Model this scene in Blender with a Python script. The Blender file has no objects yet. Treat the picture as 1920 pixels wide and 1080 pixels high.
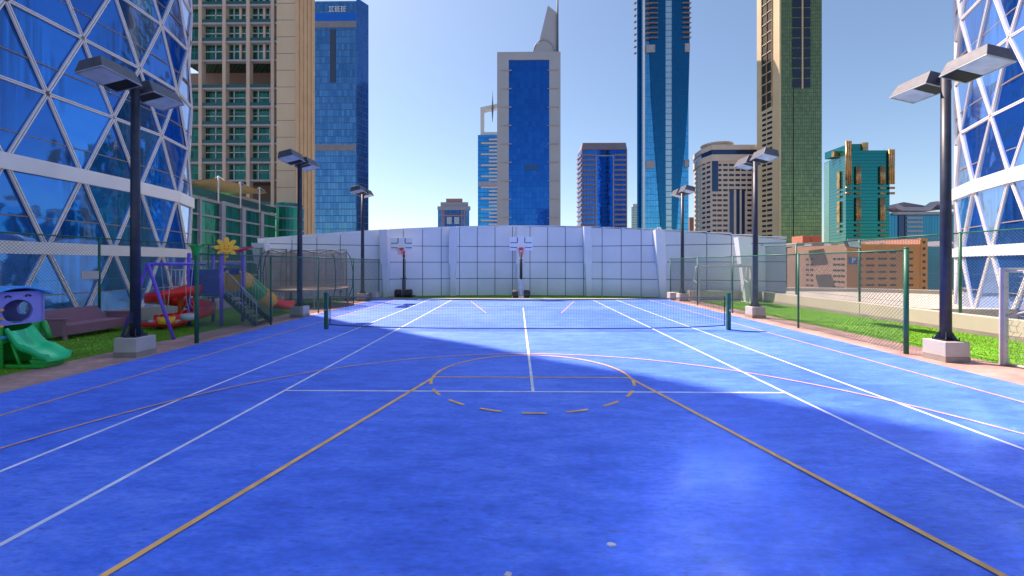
import bpy, bmesh, math, random
from mathutils import Vector, Matrix
random.seed(7)
S = bpy.context.scene
COL = S.collection
R = math.radians

# ------------------------------------------------------------------ camera
F, CX, HY, CH = 764.0, 960.0, 495.0, 2.1      # focal (px at 1920), centre, horizon row, eye height
TH = R(0.825)
cd = bpy.data.cameras.new("camera"); cam = bpy.data.objects.new("camera", cd); COL.objects.link(cam)
cam.location = (0, 0, CH); cam.rotation_euler = (R(90), 0, TH)
cd.sensor_width = 36; cd.lens = F / 1920 * 36; cd.shift_y = -45 / 1920
cd.clip_start = 0.05; cd.clip_end = 6000
S.camera = cam

# ------------------------------------------------------------------ sun and sky
SX, SY = 0.53, -0.435                          # shadow run per metre of height
d = Vector((SX, SY, -1)).normalized()
sl = bpy.data.lights.new("sun", 'SUN'); sun = bpy.data.objects.new("sun", sl); COL.objects.link(sun)
sun.rotation_euler = d.to_track_quat('-Z', 'Y').to_euler()
sl.energy = 5.0; sl.angle = R(0.53); sl.color = (1.0, 0.83, 0.73)
elev = math.asin(-d.z); az = math.atan2(-SX, -SY)   # sun direction (-SX,-SY); angle from +Y towards +X
w = bpy.data.worlds.new("World"); S.world = w; w.use_nodes = True
nt = w.node_tree; bg = nt.nodes["Background"]
sk = nt.nodes.new("ShaderNodeTexSky"); sk.sky_type = 'NISHITA'; sk.sun_disc = False
sk.sun_elevation = elev; sk.sun_rotation = az; sk.altitude = 0; sk.air_density = 1.0; sk.dust_density = 1.0; sk.ozone_density = 2.2
nt.links.new(sk.outputs[0], bg.inputs[0]); bg.inputs[1].default_value = 0.085
S.view_settings.view_transform = 'Standard'; S.view_settings.look = 'None'
S.view_settings.exposure = 1.1; S.view_settings.gamma = 1
S.render.engine = 'CYCLES'
S.cycles.max_bounces = 7; S.cycles.caustics_reflective = True; S.cycles.blur_glossy = 0.25
S.cycles.transparent_max_bounces = 12
S.cycles.sample_clamp_indirect = 0

# ------------------------------------------------------------------ pixel helpers (photo pixel + distance -> place)
def rx(px): return ((px-CX)/F*math.cos(TH) - math.sin(TH)) / ((px-CX)/F*math.sin(TH) + math.cos(TH))
def wx(px, Y): return rx(px)*Y
def wz(px, py, Y): return CH + (HY-py)/F * Y / ((px-CX)/F*math.sin(TH) + math.cos(TH))

# ------------------------------------------------------------------ materials
MATS = {}
def _n(nt, t, **k):
    n = nt.nodes.new(t)
    for a, b in k.items(): setattr(n, a, b)
    return n
def mat(name, col, rough=0.6, metal=0.0, var=0.12, scale=3.0, bump=0.0, bscale=None, spec=0.5, coat=0.0, col2=None, stretch=None, detail=6):
    if name in MATS: return MATS[name]
    m = bpy.data.materials.new(name); m.use_nodes = True; nt = m.node_tree
    b = nt.nodes["Principled BSDF"]
    b.inputs["Roughness"].default_value = rough; b.inputs["Metallic"].default_value = metal
    b.inputs["Specular IOR Level"].default_value = spec
    if coat: b.inputs["Coat Weight"].default_value = coat
    tc = _n(nt, "ShaderNodeTexCoord"); src = tc.outputs["Object"]
    if stretch:
        mp = _n(nt, "ShaderNodeMapping"); mp.inputs["Scale"].default_value = stretch
        nt.links.new(src, mp.inputs[0]); src = mp.outputs[0]
    no = _n(nt, "ShaderNodeTexNoise"); no.inputs["Scale"].default_value = scale; no.inputs["Detail"].default_value = detail
    nt.links.new(src, no.inputs["Vector"])
    rp = _n(nt, "ShaderNodeValToRGB"); rp.color_ramp.elements[0].position = 0.3; rp.color_ramp.elements[1].position = 0.72
    c2 = col2 or tuple(min(1, c*(1+var)) for c in col)
    c1 = tuple(c*(1-var) for c in col)
    rp.color_ramp.elements[0].color = (*c1, 1); rp.color_ramp.elements[1].color = (*c2, 1)
    nt.links.new(no.outputs[0], rp.inputs[0]); nt.links.new(rp.outputs[0], b.inputs["Base Color"])
    if bump:
        n2 = _n(nt, "ShaderNodeTexNoise"); n2.inputs["Scale"].default_value = bscale or scale*6; n2.inputs["Detail"].default_value = 4
        nt.links.new(src, n2.inputs["Vector"])
        bp = _n(nt, "ShaderNodeBump"); bp.inputs["Strength"].default_value = bump; bp.inputs["Distance"].default_value = 0.02
        nt.links.new(n2.outputs[0], bp.inputs["Height"]); nt.links.new(bp.outputs[0], b.inputs["Normal"])
    MATS[name] = m; return m

def math_node(nt, op, a, b=None, c=None):
    n = _n(nt, "ShaderNodeMath", operation=op)
    for i, v in enumerate((a, b, c)):
        if v is None: continue
        if isinstance(v, (int, float)): n.inputs[i].default_value = v
        else: nt.links.new(v, n.inputs[i])
    return n.outputs[0]

def glass(name, col, col2, line, su, sv, lu, lv, metal=0.85, rough=0.08, wav=0.02, wscale=0.3, jit=1.0, tilt=0.0):
    """curtain wall: a grid of panes (su x sv metres) with joints lu / lv wide; each pane a little different"""
    if name in MATS: return MATS[name]
    m = bpy.data.materials.new(name); m.use_nodes = True; nt = m.node_tree; b = nt.nodes["Principled BSDF"]
    L = nt.links.new
    tc = _n(nt, "ShaderNodeTexCoord"); sp = _n(nt, "ShaderNodeSeparateXYZ"); L(tc.outputs["Object"], sp.inputs[0])
    u = math_node(nt, 'DIVIDE', math_node(nt, 'ADD', sp.outputs[0], sp.outputs[1]), su)
    v = math_node(nt, 'DIVIDE', sp.outputs[2], sv)
    mu = math_node(nt, 'LESS_THAN', math_node(nt, 'FRACT', u), lu/su)
    mv = math_node(nt, 'LESS_THAN', math_node(nt, 'FRACT', v), lv/sv)
    mk = math_node(nt, 'MAXIMUM', mu, mv)
    cb = _n(nt, "ShaderNodeCombineXYZ"); L(math_node(nt, 'FLOOR', u), cb.inputs[0]); L(math_node(nt, 'FLOOR', v), cb.inputs[1])
    wn = _n(nt, "ShaderNodeTexWhiteNoise"); wn.noise_dimensions = '3D'; L(cb.outputs[0], wn.inputs["Vector"])
    no = _n(nt, "ShaderNodeTexNoise"); no.inputs["Scale"].default_value = 0.06; no.inputs["Detail"].default_value = 3; L(tc.outputs["Object"], no.inputs["Vector"])
    fac = math_node(nt, 'ADD', math_node(nt, 'MULTIPLY', wn.outputs[0], 0.5*jit), math_node(nt, 'MULTIPLY', no.outputs[0], 1-0.5*jit))
    mx = _n(nt, "ShaderNodeMix", data_type='RGBA'); mx.inputs[6].default_value = (*col, 1); mx.inputs[7].default_value = (*col2, 1)
    L(fac, mx.inputs[0])
    m2 = _n(nt, "ShaderNodeMix", data_type='RGBA'); L(mk, m2.inputs[0]); L(mx.outputs[2], m2.inputs[6]); m2.inputs[7].default_value = (*line, 1)
    L(m2.outputs[2], b.inputs["Base Color"])
    L(math_node(nt, 'MULTIPLY', math_node(nt, 'SUBTRACT', 1, mk), metal), b.inputs["Metallic"])
    L(math_node(nt, 'ADD', math_node(nt, 'MULTIPLY', mk, 0.5), rough), b.inputs["Roughness"])
    n2 = _n(nt, "ShaderNodeTexNoise"); n2.inputs["Scale"].default_value = wscale; n2.inputs["Detail"].default_value = 2; L(tc.outputs["Object"], n2.inputs["Vector"])
    hs = n2.outputs[0]
    if tilt:
        w2 = _n(nt, "ShaderNodeTexWhiteNoise"); w2.noise_dimensions = '3D'; L(cb.outputs[0], w2.inputs["Vector"])
        s2 = _n(nt, "ShaderNodeSeparateColor"); L(w2.outputs[1], s2.inputs[0])
        fu = math_node(nt, 'MULTIPLY', math_node(nt, 'FRACT', u), math_node(nt, 'SUBTRACT', s2.outputs[0], 0.5))
        fv = math_node(nt, 'MULTIPLY', math_node(nt, 'FRACT', v), math_node(nt, 'SUBTRACT', s2.outputs[1], 0.5))
        hs = math_node(nt, 'ADD', hs, math_node(nt, 'MULTIPLY', math_node(nt, 'ADD', fu, fv), tilt))
    bp = _n(nt, "ShaderNodeBump"); bp.inputs["Strength"].default_value = 1.0; bp.inputs["Distance"].default_value = wav
    L(hs, bp.inputs["Height"]); L(bp.outputs[0], b.inputs["Normal"])
    MATS[name] = m; return m

# ------------------------------------------------------------------ mesh builder
def org(p):
    v = Vector((0, 0, 0))
    while p is not None:
        v += p.location; p = p.parent
    return v
class MB:
    def __init__(s): s.v = []; s.f = []; s.sm = []
    def add(s, vs, fs, smooth=False):
        o = len(s.v); s.v += [tuple(v) for v in vs]; s.f += [tuple(i+o for i in f) for f in fs]; s.sm += [smooth]*len(fs); return s
    def box(s, x0, x1, y0, y1, z0, z1):
        vs = [(x, y, z) for z in (z0, z1) for y in (y0, y1) for x in (x0, x1)]
        return s.add(vs, [(0,2,3,1), (4,5,7,6), (0,1,5,4), (2,6,7,3), (0,4,6,2), (1,3,7,5)])
    def cbox(s, c, sz): return s.box(c[0]-sz[0]/2, c[0]+sz[0]/2, c[1]-sz[1]/2, c[1]+sz[1]/2, c[2]-sz[2]/2, c[2]+sz[2]/2)
    def hexa(s, lo, hi):
        """two quads (4 points each, same winding) joined to a closed block"""
        return s.add(list(lo)+list(hi), [(3,2,1,0), (4,5,6,7), (0,1,5,4), (1,2,6,5), (2,3,7,6), (3,0,4,7)])
    def prism(s, poly, z0, z1):
        n = len(poly)
        return s.add([(p[0], p[1], z0) for p in poly]+[(p[0], p[1], z1) for p in poly],
                     [tuple(range(n))[::-1], tuple(range(n, 2*n))]+[(i, (i+1)%n, (i+1)%n+n, i+n) for i in range(n)])
    def extrude(s, poly, axis, a, b):
        """closed outline in the plane across axis ('x': pts are (y,z); 'y': pts are (x,z))"""
        n = len(poly); P = (lambda p, t: (t, p[0], p[1])) if axis == 'x' else (lambda p, t: (p[0], t, p[1]))
        return s.add([P(p, a) for p in poly]+[P(p, b) for p in poly],
                     [tuple(range(n)), tuple(range(n, 2*n))[::-1]]+[(i, (i+1)%n, (i+1)%n+n, i+n) for i in range(n)])
    def bar(s, a, b, w, h=None, up=(0, 0, 1)):
        a = Vector(a); b = Vector(b); t = (b-a).normalized(); up = Vector(up)
        if abs(t.dot(up)) > 0.98: up = Vector((0, 1, 0))
        x = t.cross(up).normalized(); y = x.cross(t).normalized(); h = h or w
        q = [x*w/2+y*h/2, -x*w/2+y*h/2, -x*w/2-y*h/2, x*w/2-y*h/2]
        return s.hexa([a+k for k in q], [b+k for k in q])
    def wire(s, a, b, r):
        """open-ended thin wire, three sides"""
        a = Vector(a); b = Vector(b); t = (b-a).normalized(); up = Vector((0, 0, 1))
        if abs(t.dot(up)) > 0.98: up = Vector((0, 1, 0))
        x = t.cross(up).normalized(); y = x.cross(t).normalized()
        q = [x*r, -x*r*.5+y*r*.87, -x*r*.5-y*r*.87]
        return s.add([a+k for k in q]+[b+k for k in q], [(0,1,4,3), (1,2,5,4), (2,0,3,5)])
    def tube(s, pts, r, n=10, caps=True, smooth=True, closed=False, ry=None):
        pts = [Vector(p) for p in pts]; N = len(pts); rs = r if isinstance(r, (list, tuple)) else [r]*N
        prev = None; vs = []
        for i, p in enumerate(pts):
            if closed: t = (pts[(i+1)%N]-pts[i-1]).normalized()
            else: t = (pts[min(i+1, N-1)]-pts[max(i-1, 0)]).normalized()
            if prev is None:
                up = Vector((0, 0, 1)) if abs(t.z) < 0.95 else Vector((0, 1, 0))
                x = t.cross(up).normalized()
            else:
                x = (prev - t*prev.dot(t)).normalized()
            prev = x; y = t.cross(x)
            for k in range(n):
                a = 2*math.pi*k/n; vs.append(p + x*math.cos(a)*rs[i] + y*math.sin(a)*rs[i]*(ry or 1))
        fs = []
        for i in range(N if closed else N-1):
            j = (i+1) % N
            for k in range(n): fs.append((i*n+k, i*n+(k+1)%n, j*n+(k+1)%n, j*n+k))
        s.add(vs, fs, smooth)
        if caps and not closed:
            o = len(s.v)-len(vs)
            s.f += [tuple(o+k for k in range(n))[::-1], tuple(o+(N-1)*n+k for k in range(n))]; s.sm += [False, False]
        return s
    def cyl(s, a, b, r, n=16, r2=None): return s.tube([a, b], [r, r if r2 is None else r2], n)
    def lathe(s, c, prof, n=20, smooth=True):
        vs = [(c[0]+r*math.cos(2*math.pi*k/n), c[1]+r*math.sin(2*math.pi*k/n), c[2]+z) for r, z in prof for k in range(n)]
        fs = [(i*n+k, i*n+(k+1)%n, (i+1)*n+(k+1)%n, (i+1)*n+k) for i in range(len(prof)-1) for k in range(n)]
        s.add(vs, fs, smooth); o = len(s.v)-len(vs)
        s.f += [tuple(o+k for k in range(n))[::-1], tuple(o+(len(prof)-1)*n+k for k in range(n))]; s.sm += [False]*2
        return s
    def ball(s, c, r, n=12, sc=(1, 1, 1)):
        m = n//2; vs = []
        for i in range(m+1):
            a = math.pi*(i+0.001)/(m+0.002)
            for k in range(n):
                b = 2*math.pi*k/n; vs.append((c[0]+r*sc[0]*math.sin(a)*math.cos(b), c[1]+r*sc[1]*math.sin(a)*math.sin(b), c[2]+r*sc[2]*math.cos(a)))
        return s.add(vs, [(i*n+k, (i+1)*n+k, (i+1)*n+(k+1)%n, i*n+(k+1)%n) for i in range(m) for k in range(n)], True)
    def build(s, name, m, parent=None, bevel=0, seg=2):
        me = bpy.data.meshes.new(name); o0 = org(parent)
        me.from_pydata([(v[0]-o0.x, v[1]-o0.y, v[2]-o0.z) for v in s.v], [], s.f)
        me.polygons.foreach_set("use_smooth", s.sm)
        bm = bmesh.new(); bm.from_mesh(me)
        bmesh.ops.recalc_face_normals(bm, faces=bm.faces)
        if bevel: bmesh.ops.bevel(bm, geom=list(bm.edges), offset=bevel, segments=seg, profile=0.5, affect='EDGES', clamp_overlap=True)
        bm.to_mesh(me); bm.free(); me.update()
        me.materials.append(m)
        o = bpy.data.objects.new(name, me); COL.objects.link(o)
        if parent is not None: o.parent = parent
        return o
def tag(o, label=None, cat=None, group=None, kind=None):
    if label: o["label"] = label
    if cat: o["category"] = cat
    if group: o["group"] = group
    if kind: o["kind"] = kind
    return o
def thing(name, loc, label, cat, group=None):
    o = bpy.data.objects.new(name, None); COL.objects.link(o); o.location = loc; o.empty_display_size = 0.3
    return tag(o, label, cat, group)
def struct(name, mb, m, bevel=0): return tag(mb.build(name, m, None, bevel), None, None, None, "structure")
def copy_tree(o, parent=None):
    c = o.copy(); COL.objects.link(c); c.parent = parent
    for ch in list(o.children): copy_tree(ch, c)
    return c
def bx(x0, x1, y0, y1, z0, z1): return MB().box(x0, x1, y0, y1, z0, z1)

# ================================================================== palette
M_court = None
def court_mat():
    m = bpy.data.materials.new("court_acrylic"); m.use_nodes = True; nt = m.node_tree; b = nt.nodes["Principled BSDF"]; L = nt.links.new
    tc = _n(nt, "ShaderNodeTexCoord"); mp = _n(nt, "ShaderNodeMapping"); mp.inputs["Scale"].default_value = (0.55, 1.5, 1); mp.inputs["Rotation"].default_value = (0, 0, 0.1)
    L(tc.outputs["Object"], mp.inputs[0])
    n1 = _n(nt, "ShaderNodeTexNoise"); n1.inputs["Scale"].default_value = 2.8; n1.inputs["Detail"].default_value = 9; n1.inputs["Roughness"].default_value = 0.68; L(mp.outputs[0], n1.inputs["Vector"])
    n2 = _n(nt, "ShaderNodeTexNoise"); n2.inputs["Scale"].default_value = 0.22; n2.inputs["Detail"].default_value = 4; L(tc.outputs["Object"], n2.inputs["Vector"])
    mp3 = _n(nt, "ShaderNodeMapping"); mp3.inputs["Scale"].default_value = (5.0, 17.0, 1); mp3.inputs["Rotation"].default_value = (0, 0, 0.5); L(tc.outputs["Object"], mp3.inputs[0])
    n3 = _n(nt, "ShaderNodeTexNoise"); n3.inputs["Scale"].default_value = 1.5; n3.inputs["Detail"].default_value = 6; L(mp3.outputs[0], n3.inputs["Vector"])
    a = math_node(nt, 'ADD', math_node(nt, 'MULTIPLY', n1.outputs[0], 0.55), math_node(nt, 'MULTIPLY', n2.outputs[0], 0.45))
    rp = _n(nt, "ShaderNodeValToRGB"); e = rp.color_ramp.elements
    e[0].position = 0.40; e[0].color = (0.012, 0.100, 0.66, 1); e[1].position = 0.60; e[1].color = (0.085, 0.215, 0.88, 1)
    x = e.new(0.5); x.color = (0.036, 0.155, 0.82, 1)
    L(a, rp.inputs[0])
    dk = _n(nt, "ShaderNodeValToRGB"); q = dk.color_ramp.elements; q[0].position = 0.29; q[0].color = (0.60, 0.62, 0.70, 1); q[1].position = 0.40; q[1].color = (1, 1, 1, 1)
    L(n3.outputs[0], dk.inputs[0])
    mx = _n(nt, "ShaderNodeMix", data_type='RGBA', blend_type='MULTIPLY'); mx.inputs[0].default_value = 1; L(rp.outputs[0], mx.inputs[6]); L(dk.outputs[0], mx.inputs[7])
    ng = _n(nt, "ShaderNodeTexNoise"); ng.inputs["Scale"].default_value = 16; ng.inputs["Detail"].default_value = 8; ng.inputs["Roughness"].default_value = 0.75; L(mp.outputs[0], ng.inputs["Vector"])
    rg = _n(nt, "ShaderNodeValToRGB"); rg.color_ramp.elements[0].position = .36; rg.color_ramp.elements[0].color = (.66, .72, .78, 1); rg.color_ramp.elements[1].position = .62; rg.color_ramp.elements[1].color = (1.3, 1.18, 1.05, 1)
    L(ng.outputs[0], rg.inputs[0]); mg = _n(nt, "ShaderNodeMix", data_type='RGBA', blend_type='MULTIPLY'); mg.inputs[0].default_value = 1; L(mx.outputs[2], mg.inputs[6]); L(rg.outputs[0], mg.inputs[7]); mx = mg
    L(mx.outputs[2], b.inputs["Base Color"]); b.inputs["Roughness"].default_value = 0.74; b.inputs["Specular IOR Level"].default_value = 1.0; b.inputs["Sheen Weight"].default_value = 0.0; b.inputs["Sheen Roughness"].default_value = 0.35
    n4 = _n(nt, "ShaderNodeTexNoise"); n4.inputs["Scale"].default_value = 90; n4.inputs["Detail"].default_value = 3; L(tc.outputs["Object"], n4.inputs["Vector"])
    bp = _n(nt, "ShaderNodeBump"); bp.inputs["Strength"].default_value = 0.35; bp.inputs["Distance"].default_value = 0.004
    L(n4.outputs[0], bp.inputs["Height"]); L(bp.outputs[0], b.inputs["Normal"])
    return m
def paver_mat(name, c1, c2, mortar):
    m = bpy.data.materials.new(name); m.use_nodes = True; nt = m.node_tree; b = nt.nodes["Principled BSDF"]; L = nt.links.new
    tc = _n(nt, "ShaderNodeTexCoord"); br = _n(nt, "ShaderNodeTexBrick"); br.inputs["Scale"].default_value = 1
    br.inputs["Brick Width"].default_value = 0.2; br.inputs["Row Height"].default_value = 0.1; br.inputs["Mortar Size"].default_value = 0.006
    br.inputs["Color1"].default_value = (*c1, 1); br.inputs["Color2"].default_value = (*c2, 1); br.inputs["Mortar"].default_value = (*mortar, 1)
    L(tc.outputs["Object"], br.inputs["Vector"])
    no = _n(nt, "ShaderNodeTexNoise"); no.inputs["Scale"].default_value = 1.3; no.inputs["Detail"].default_value = 7; L(tc.outputs["Object"], no.inputs["Vector"])
    rp = _n(nt, "ShaderNodeValToRGB"); rp.color_ramp.elements[0].position = .3; rp.color_ramp.elements[0].color = (.62, .62, .62, 1); rp.color_ramp.elements[1].position = .7; rp.color_ramp.elements[1].color = (1.1, 1.1, 1.1, 1)
    L(no.outputs[0], rp.inputs[0])
    mx = _n(nt, "ShaderNodeMix", data_type='RGBA', blend_type='MULTIPLY'); mx.inputs[0].default_value = 1; L(br.outputs[0], mx.inputs[6]); L(rp.outputs[0], mx.inputs[7])
    L(mx.outputs[2], b.inputs["Base Color"]); b.inputs["Roughness"].default_value = 0.8
    return m
M_court = court_mat()
M_white_line = mat("line_white", (.72, .74, .78), .6, var=.18, scale=6)
M_orange_line = mat("line_orange", (.85, .47, .12), .6, var=.2, scale=6)
M_paver = paver_mat("paver_pink", (.44, .25, .21), (.52, .32, .27), (.33, .22, .19))
M_turf = mat("turf", (.15, .34, .02), .85, var=.25, scale=1.5, bump=.8, bscale=120, spec=.2, stretch=(1, .3, 1))
M_blade = mat("turf_blade", (.16, .36, .024), .7, var=.12, scale=2.0, spec=.2)
M_conc = mat("concrete", (.40, .38, .34), .85, var=.15, scale=1.2, bump=.2, bscale=40)
M_cityg = mat("city_ground", (.22, .20, .18), .9, var=.3, scale=.02)
M_cream = mat("cream_paint", (.47, .41, .33), .75, var=.08, scale=.9, bump=.1, bscale=30)
M_plinth = mat("plinth_paint", (.46, .42, .37), .75, var=.10, scale=2.5, bump=.15, bscale=30)
M_plinthb = mat("plinth_base", (.27, .23, .20), .85, var=.2, scale=4)
M_lip = mat("wall_coping", (.70, .74, .80), .5, var=.05)
M_clad = mat("cladding", (.68, .72, .77), .42, var=.07, scale=.5, spec=.4)
M_joint = mat("cladding_joint", (.10, .12, .15), .7)
M_pole = mat("pole_paint", (.022, .028, .05), .45, var=.35, scale=5)
M_lamp = mat("lamp_housing", (.10, .10, .115), .5, metal=.2, var=.2, scale=8)
M_lens = mat("lamp_lens", (.60, .64, .60), .12, var=.2, scale=4)
M_dark = mat("dark", (.012, .012, .014), .6)
M_green = mat("fence_green", (.012, .12, .065), .45, var=.25, scale=4)
M_wire = mat("fence_wire", (.10, .15, .13), .5, metal=.3)
M_net = mat("net_cord", (.018, .02, .03), .8)
M_whitep = mat("white_metal", (.56, .52, .50), .45, var=.1, scale=4)
M_nett = mat("goal_net", (.30, .29, .28), .8)
M_frame = mat("diagrid_frame", (.78, .77, .78), .4, var=.06, scale=.6)
M_groove = mat("diagrid_groove", (.24, .19, .19), .6)
M_beige = mat("beige_stone", (.58, .46, .33), .8, var=.10, scale=.15, stretch=(1, 1, .3))
M_red = mat("plastic_red", (.85, .02, .02), .3, var=.06, coat=.3)
M_yel = mat("plastic_yellow", (.95, .50, .015), .35, var=.06, coat=.2)
M_pgreen = mat("plastic_green", (.03, .42, .06), .3, var=.08, coat=.3)
M_lgreen = mat("plastic_jade", (.04, .68, .26), .3, var=.06, coat=.3)
M_purple = mat("purple_paint", (.16, .07, .62), .35, var=.08, coat=.2)
M_lilac = mat("plastic_lilac", (.26, .26, .72), .35, var=.06, coat=.2)
M_blue = mat("plastic_blue", (.015, .05, .34), .35, var=.08, coat=.2)
M_sky = mat("plastic_skyblue", (.08, .40, .90), .35, var=.06, coat=.2)
M_steel = mat("galvanised", (.45, .46, .48), .4, metal=.6)
M_sofa = mat("rattan_mauve", (.30, .15, .19), .7, var=.1, scale=30, bump=.4, bscale=90)

# ================================================================== ground
CXc = 0.25                       # court centre line
NY = 13.1                        # net
struct("city_ground", bx(-1800, 1800, -900, 3500, -16, -15), M_cityg)
struct("podium_deck", bx(-13.9, 14.6, -7, 29, -15, -0.012), M_conc)
struct("court_surface", bx(-8.4, 8.75, -6.6, 24.1, -0.010, 0.0), M_court)
struct("brick_paving", bx(-9.7, -8.4, -6.6, 24.1, -0.010, -0.002).box(8.75, 10.15, -6.6, 24.1, -0.010, -0.002), M_paver)
struct("court_kerb", bx(-9.7, 10.15, 24.1, 24.45, -0.010, 0.05), M_cream)
struct("turf", bx(-13.25, -9.7, -6.6, 24.4, -0.010, 0.004).box(10.15, 13.6, -6.6, 24.4, -0.010, 0.004).box(-13.2, 13.5, 24.45, 28, -0.011, 0.006), M_turf)
# short artificial blades
def blades():
    rnd = random.Random(3); vs = []; fs = []
    def put(x, y, z0):
        a = rnd.uniform(0, 6.28); h = rnd.uniform(.010, .022); wd = .006+.0006*y; c, s_ = math.cos(a)*wd, math.sin(a)*wd
        o = len(vs); vs.extend([(x-c, y-s_, z0), (x+c, y+s_, z0), (x+rnd.uniform(-.02, .02), y+rnd.uniform(-.02, .02), z0+h)]); fs.append((o, o+1, o+2))
    for _ in range(52000):
        put(rnd.uniform(10.17, 13.58), 6.5+17.8*rnd.random()**1.5, .004)
    for _ in range(22000):
        put(rnd.uniform(-13.2, -9.72), 6.5+15*rnd.random()**1.4, .004)
    for _ in range(18000):
        put(rnd.uniform(-9, 10), rnd.uniform(24.46, 26.4), .006)
    me = bpy.data.meshes.new("grass"); me.from_pydata(vs, [], fs); me.materials.append(M_blade)
    o = bpy.data.objects.new("grass", me); COL.objects.link(o)
    tag(o, "short bright green artificial grass blades around the blue court", "grass", None, "stuff")
blades()

# ---- painted lines
ZL = 0.004
def seg(mb, a, b, wd, z0=0.0005, z1=ZL):
    a = Vector((a[0], a[1])); b = Vector((b[0], b[1])); t = (b-a).normalized(); n = Vector((-t.y, t.x))*wd/2
    mb.add([(*(a+n), z1), (*(a-n), z1), (*(b-n), z1), (*(b+n), z1)], [(0, 1, 2, 3)])
def arc(mb, c, r, a0, a1, wd, z1, n=64):
    pts = [(c[0]+r*math.cos(a0+(a1-a0)*i/n), c[1]+r*math.sin(a0+(a1-a0)*i/n)) for i in range(n+1)]
    vs = []
    for i in range(n+1):
        a = a0+(a1-a0)*i/n; ca, sa = math.cos(a), math.sin(a)
        vs += [(c[0]+(r-wd/2)*ca, c[1]+(r-wd/2)*sa, z1), (c[0]+(r+wd/2)*ca, c[1]+(r+wd/2)*sa, z1)]
    mb.add(vs, [(2*i, 2*i+1, 2*i+3, 2*i+2) for i in range(n)])
wl = MB(); LW = .05
for sx in (-1, 1):
    seg(wl, (CXc+sx*4.115, NY-11.89), (CXc+sx*4.115, NY+11.0), LW)
    seg(wl, (CXc+sx*5.485, NY-11.89), (CXc+sx*5.485, NY+11.0), LW)
seg(wl, (CXc-4.115, NY-6.4), (CXc+4.115, NY-6.4), LW, z1=.0048)
seg(wl, (CXc-4.115, NY+6.4), (CXc+4.115, NY+6.4), LW, z1=.0048)
seg(wl, (CXc, NY-6.4), (CXc, NY+6.4), LW, z1=.0056)
seg(wl, (CXc-5.5, NY-11.89), (CXc+5.5, NY-11.89), LW, z1=.0048)
struct("tennis_court_lines", wl, M_white_line)
ol = MB(); z = .0085
FT = 7.53; BW = .06
for sx in (-1, 1):
    seg(ol, (CXc+sx*1.8, FT), (CXc+sx*3.28, 1.73), BW, z1=z)
    seg(ol, (CXc+sx*7.4, -3), (CXc+sx*7.4, 24), .042, z1=z)
    seg(ol, (CXc+sx*1.6, 17.4), (CXc+sx*2.9, 22.9), .035, z1=z)
seg(ol, (CXc-1.8, FT), (CXc+1.8, FT), BW*.8, z1=z+.001)
seg(ol, (CXc-3.4, 1.73), (CXc+3.4, 1.73), BW, z1=z+.001)
arc(ol, (CXc, FT), 1.82, 0, math.pi, BW*.9, z+.002)
for k in range(9):
    a0 = math.pi+(k+.25)*math.pi/9; arc(ol, (CXc, FT), 1.82, a0-.02, a0+.17, BW*.9, z+.002, 6)
arc(ol, (CXc, 3.25), 6.25, R(-12), R(192), .038, z+.003, 120)
struct("basketball_court_lines", ol, M_orange_line)
for i, (px, py, s_, lb) in enumerate(((1146, 1020, .022, "small torn white paper scrap lying on the shaded blue court"), (953, 1078, .02, "tiny white paper scrap at the very front edge of the blue court"))):
    Y = CH*F/(py-HY); X = wx(px, Y); rn = random.Random(i)
    pts = [(X+s_*(1+rn.uniform(-.3, .3))*math.cos(a*.7)*1.4, Y+s_*(1+rn.uniform(-.3, .3))*math.sin(a*.7)) for a in range(9)]
    tag(MB().prism(pts, .001, .008).build("paper_scrap", M_whitep), lb, "paper scrap")

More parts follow.
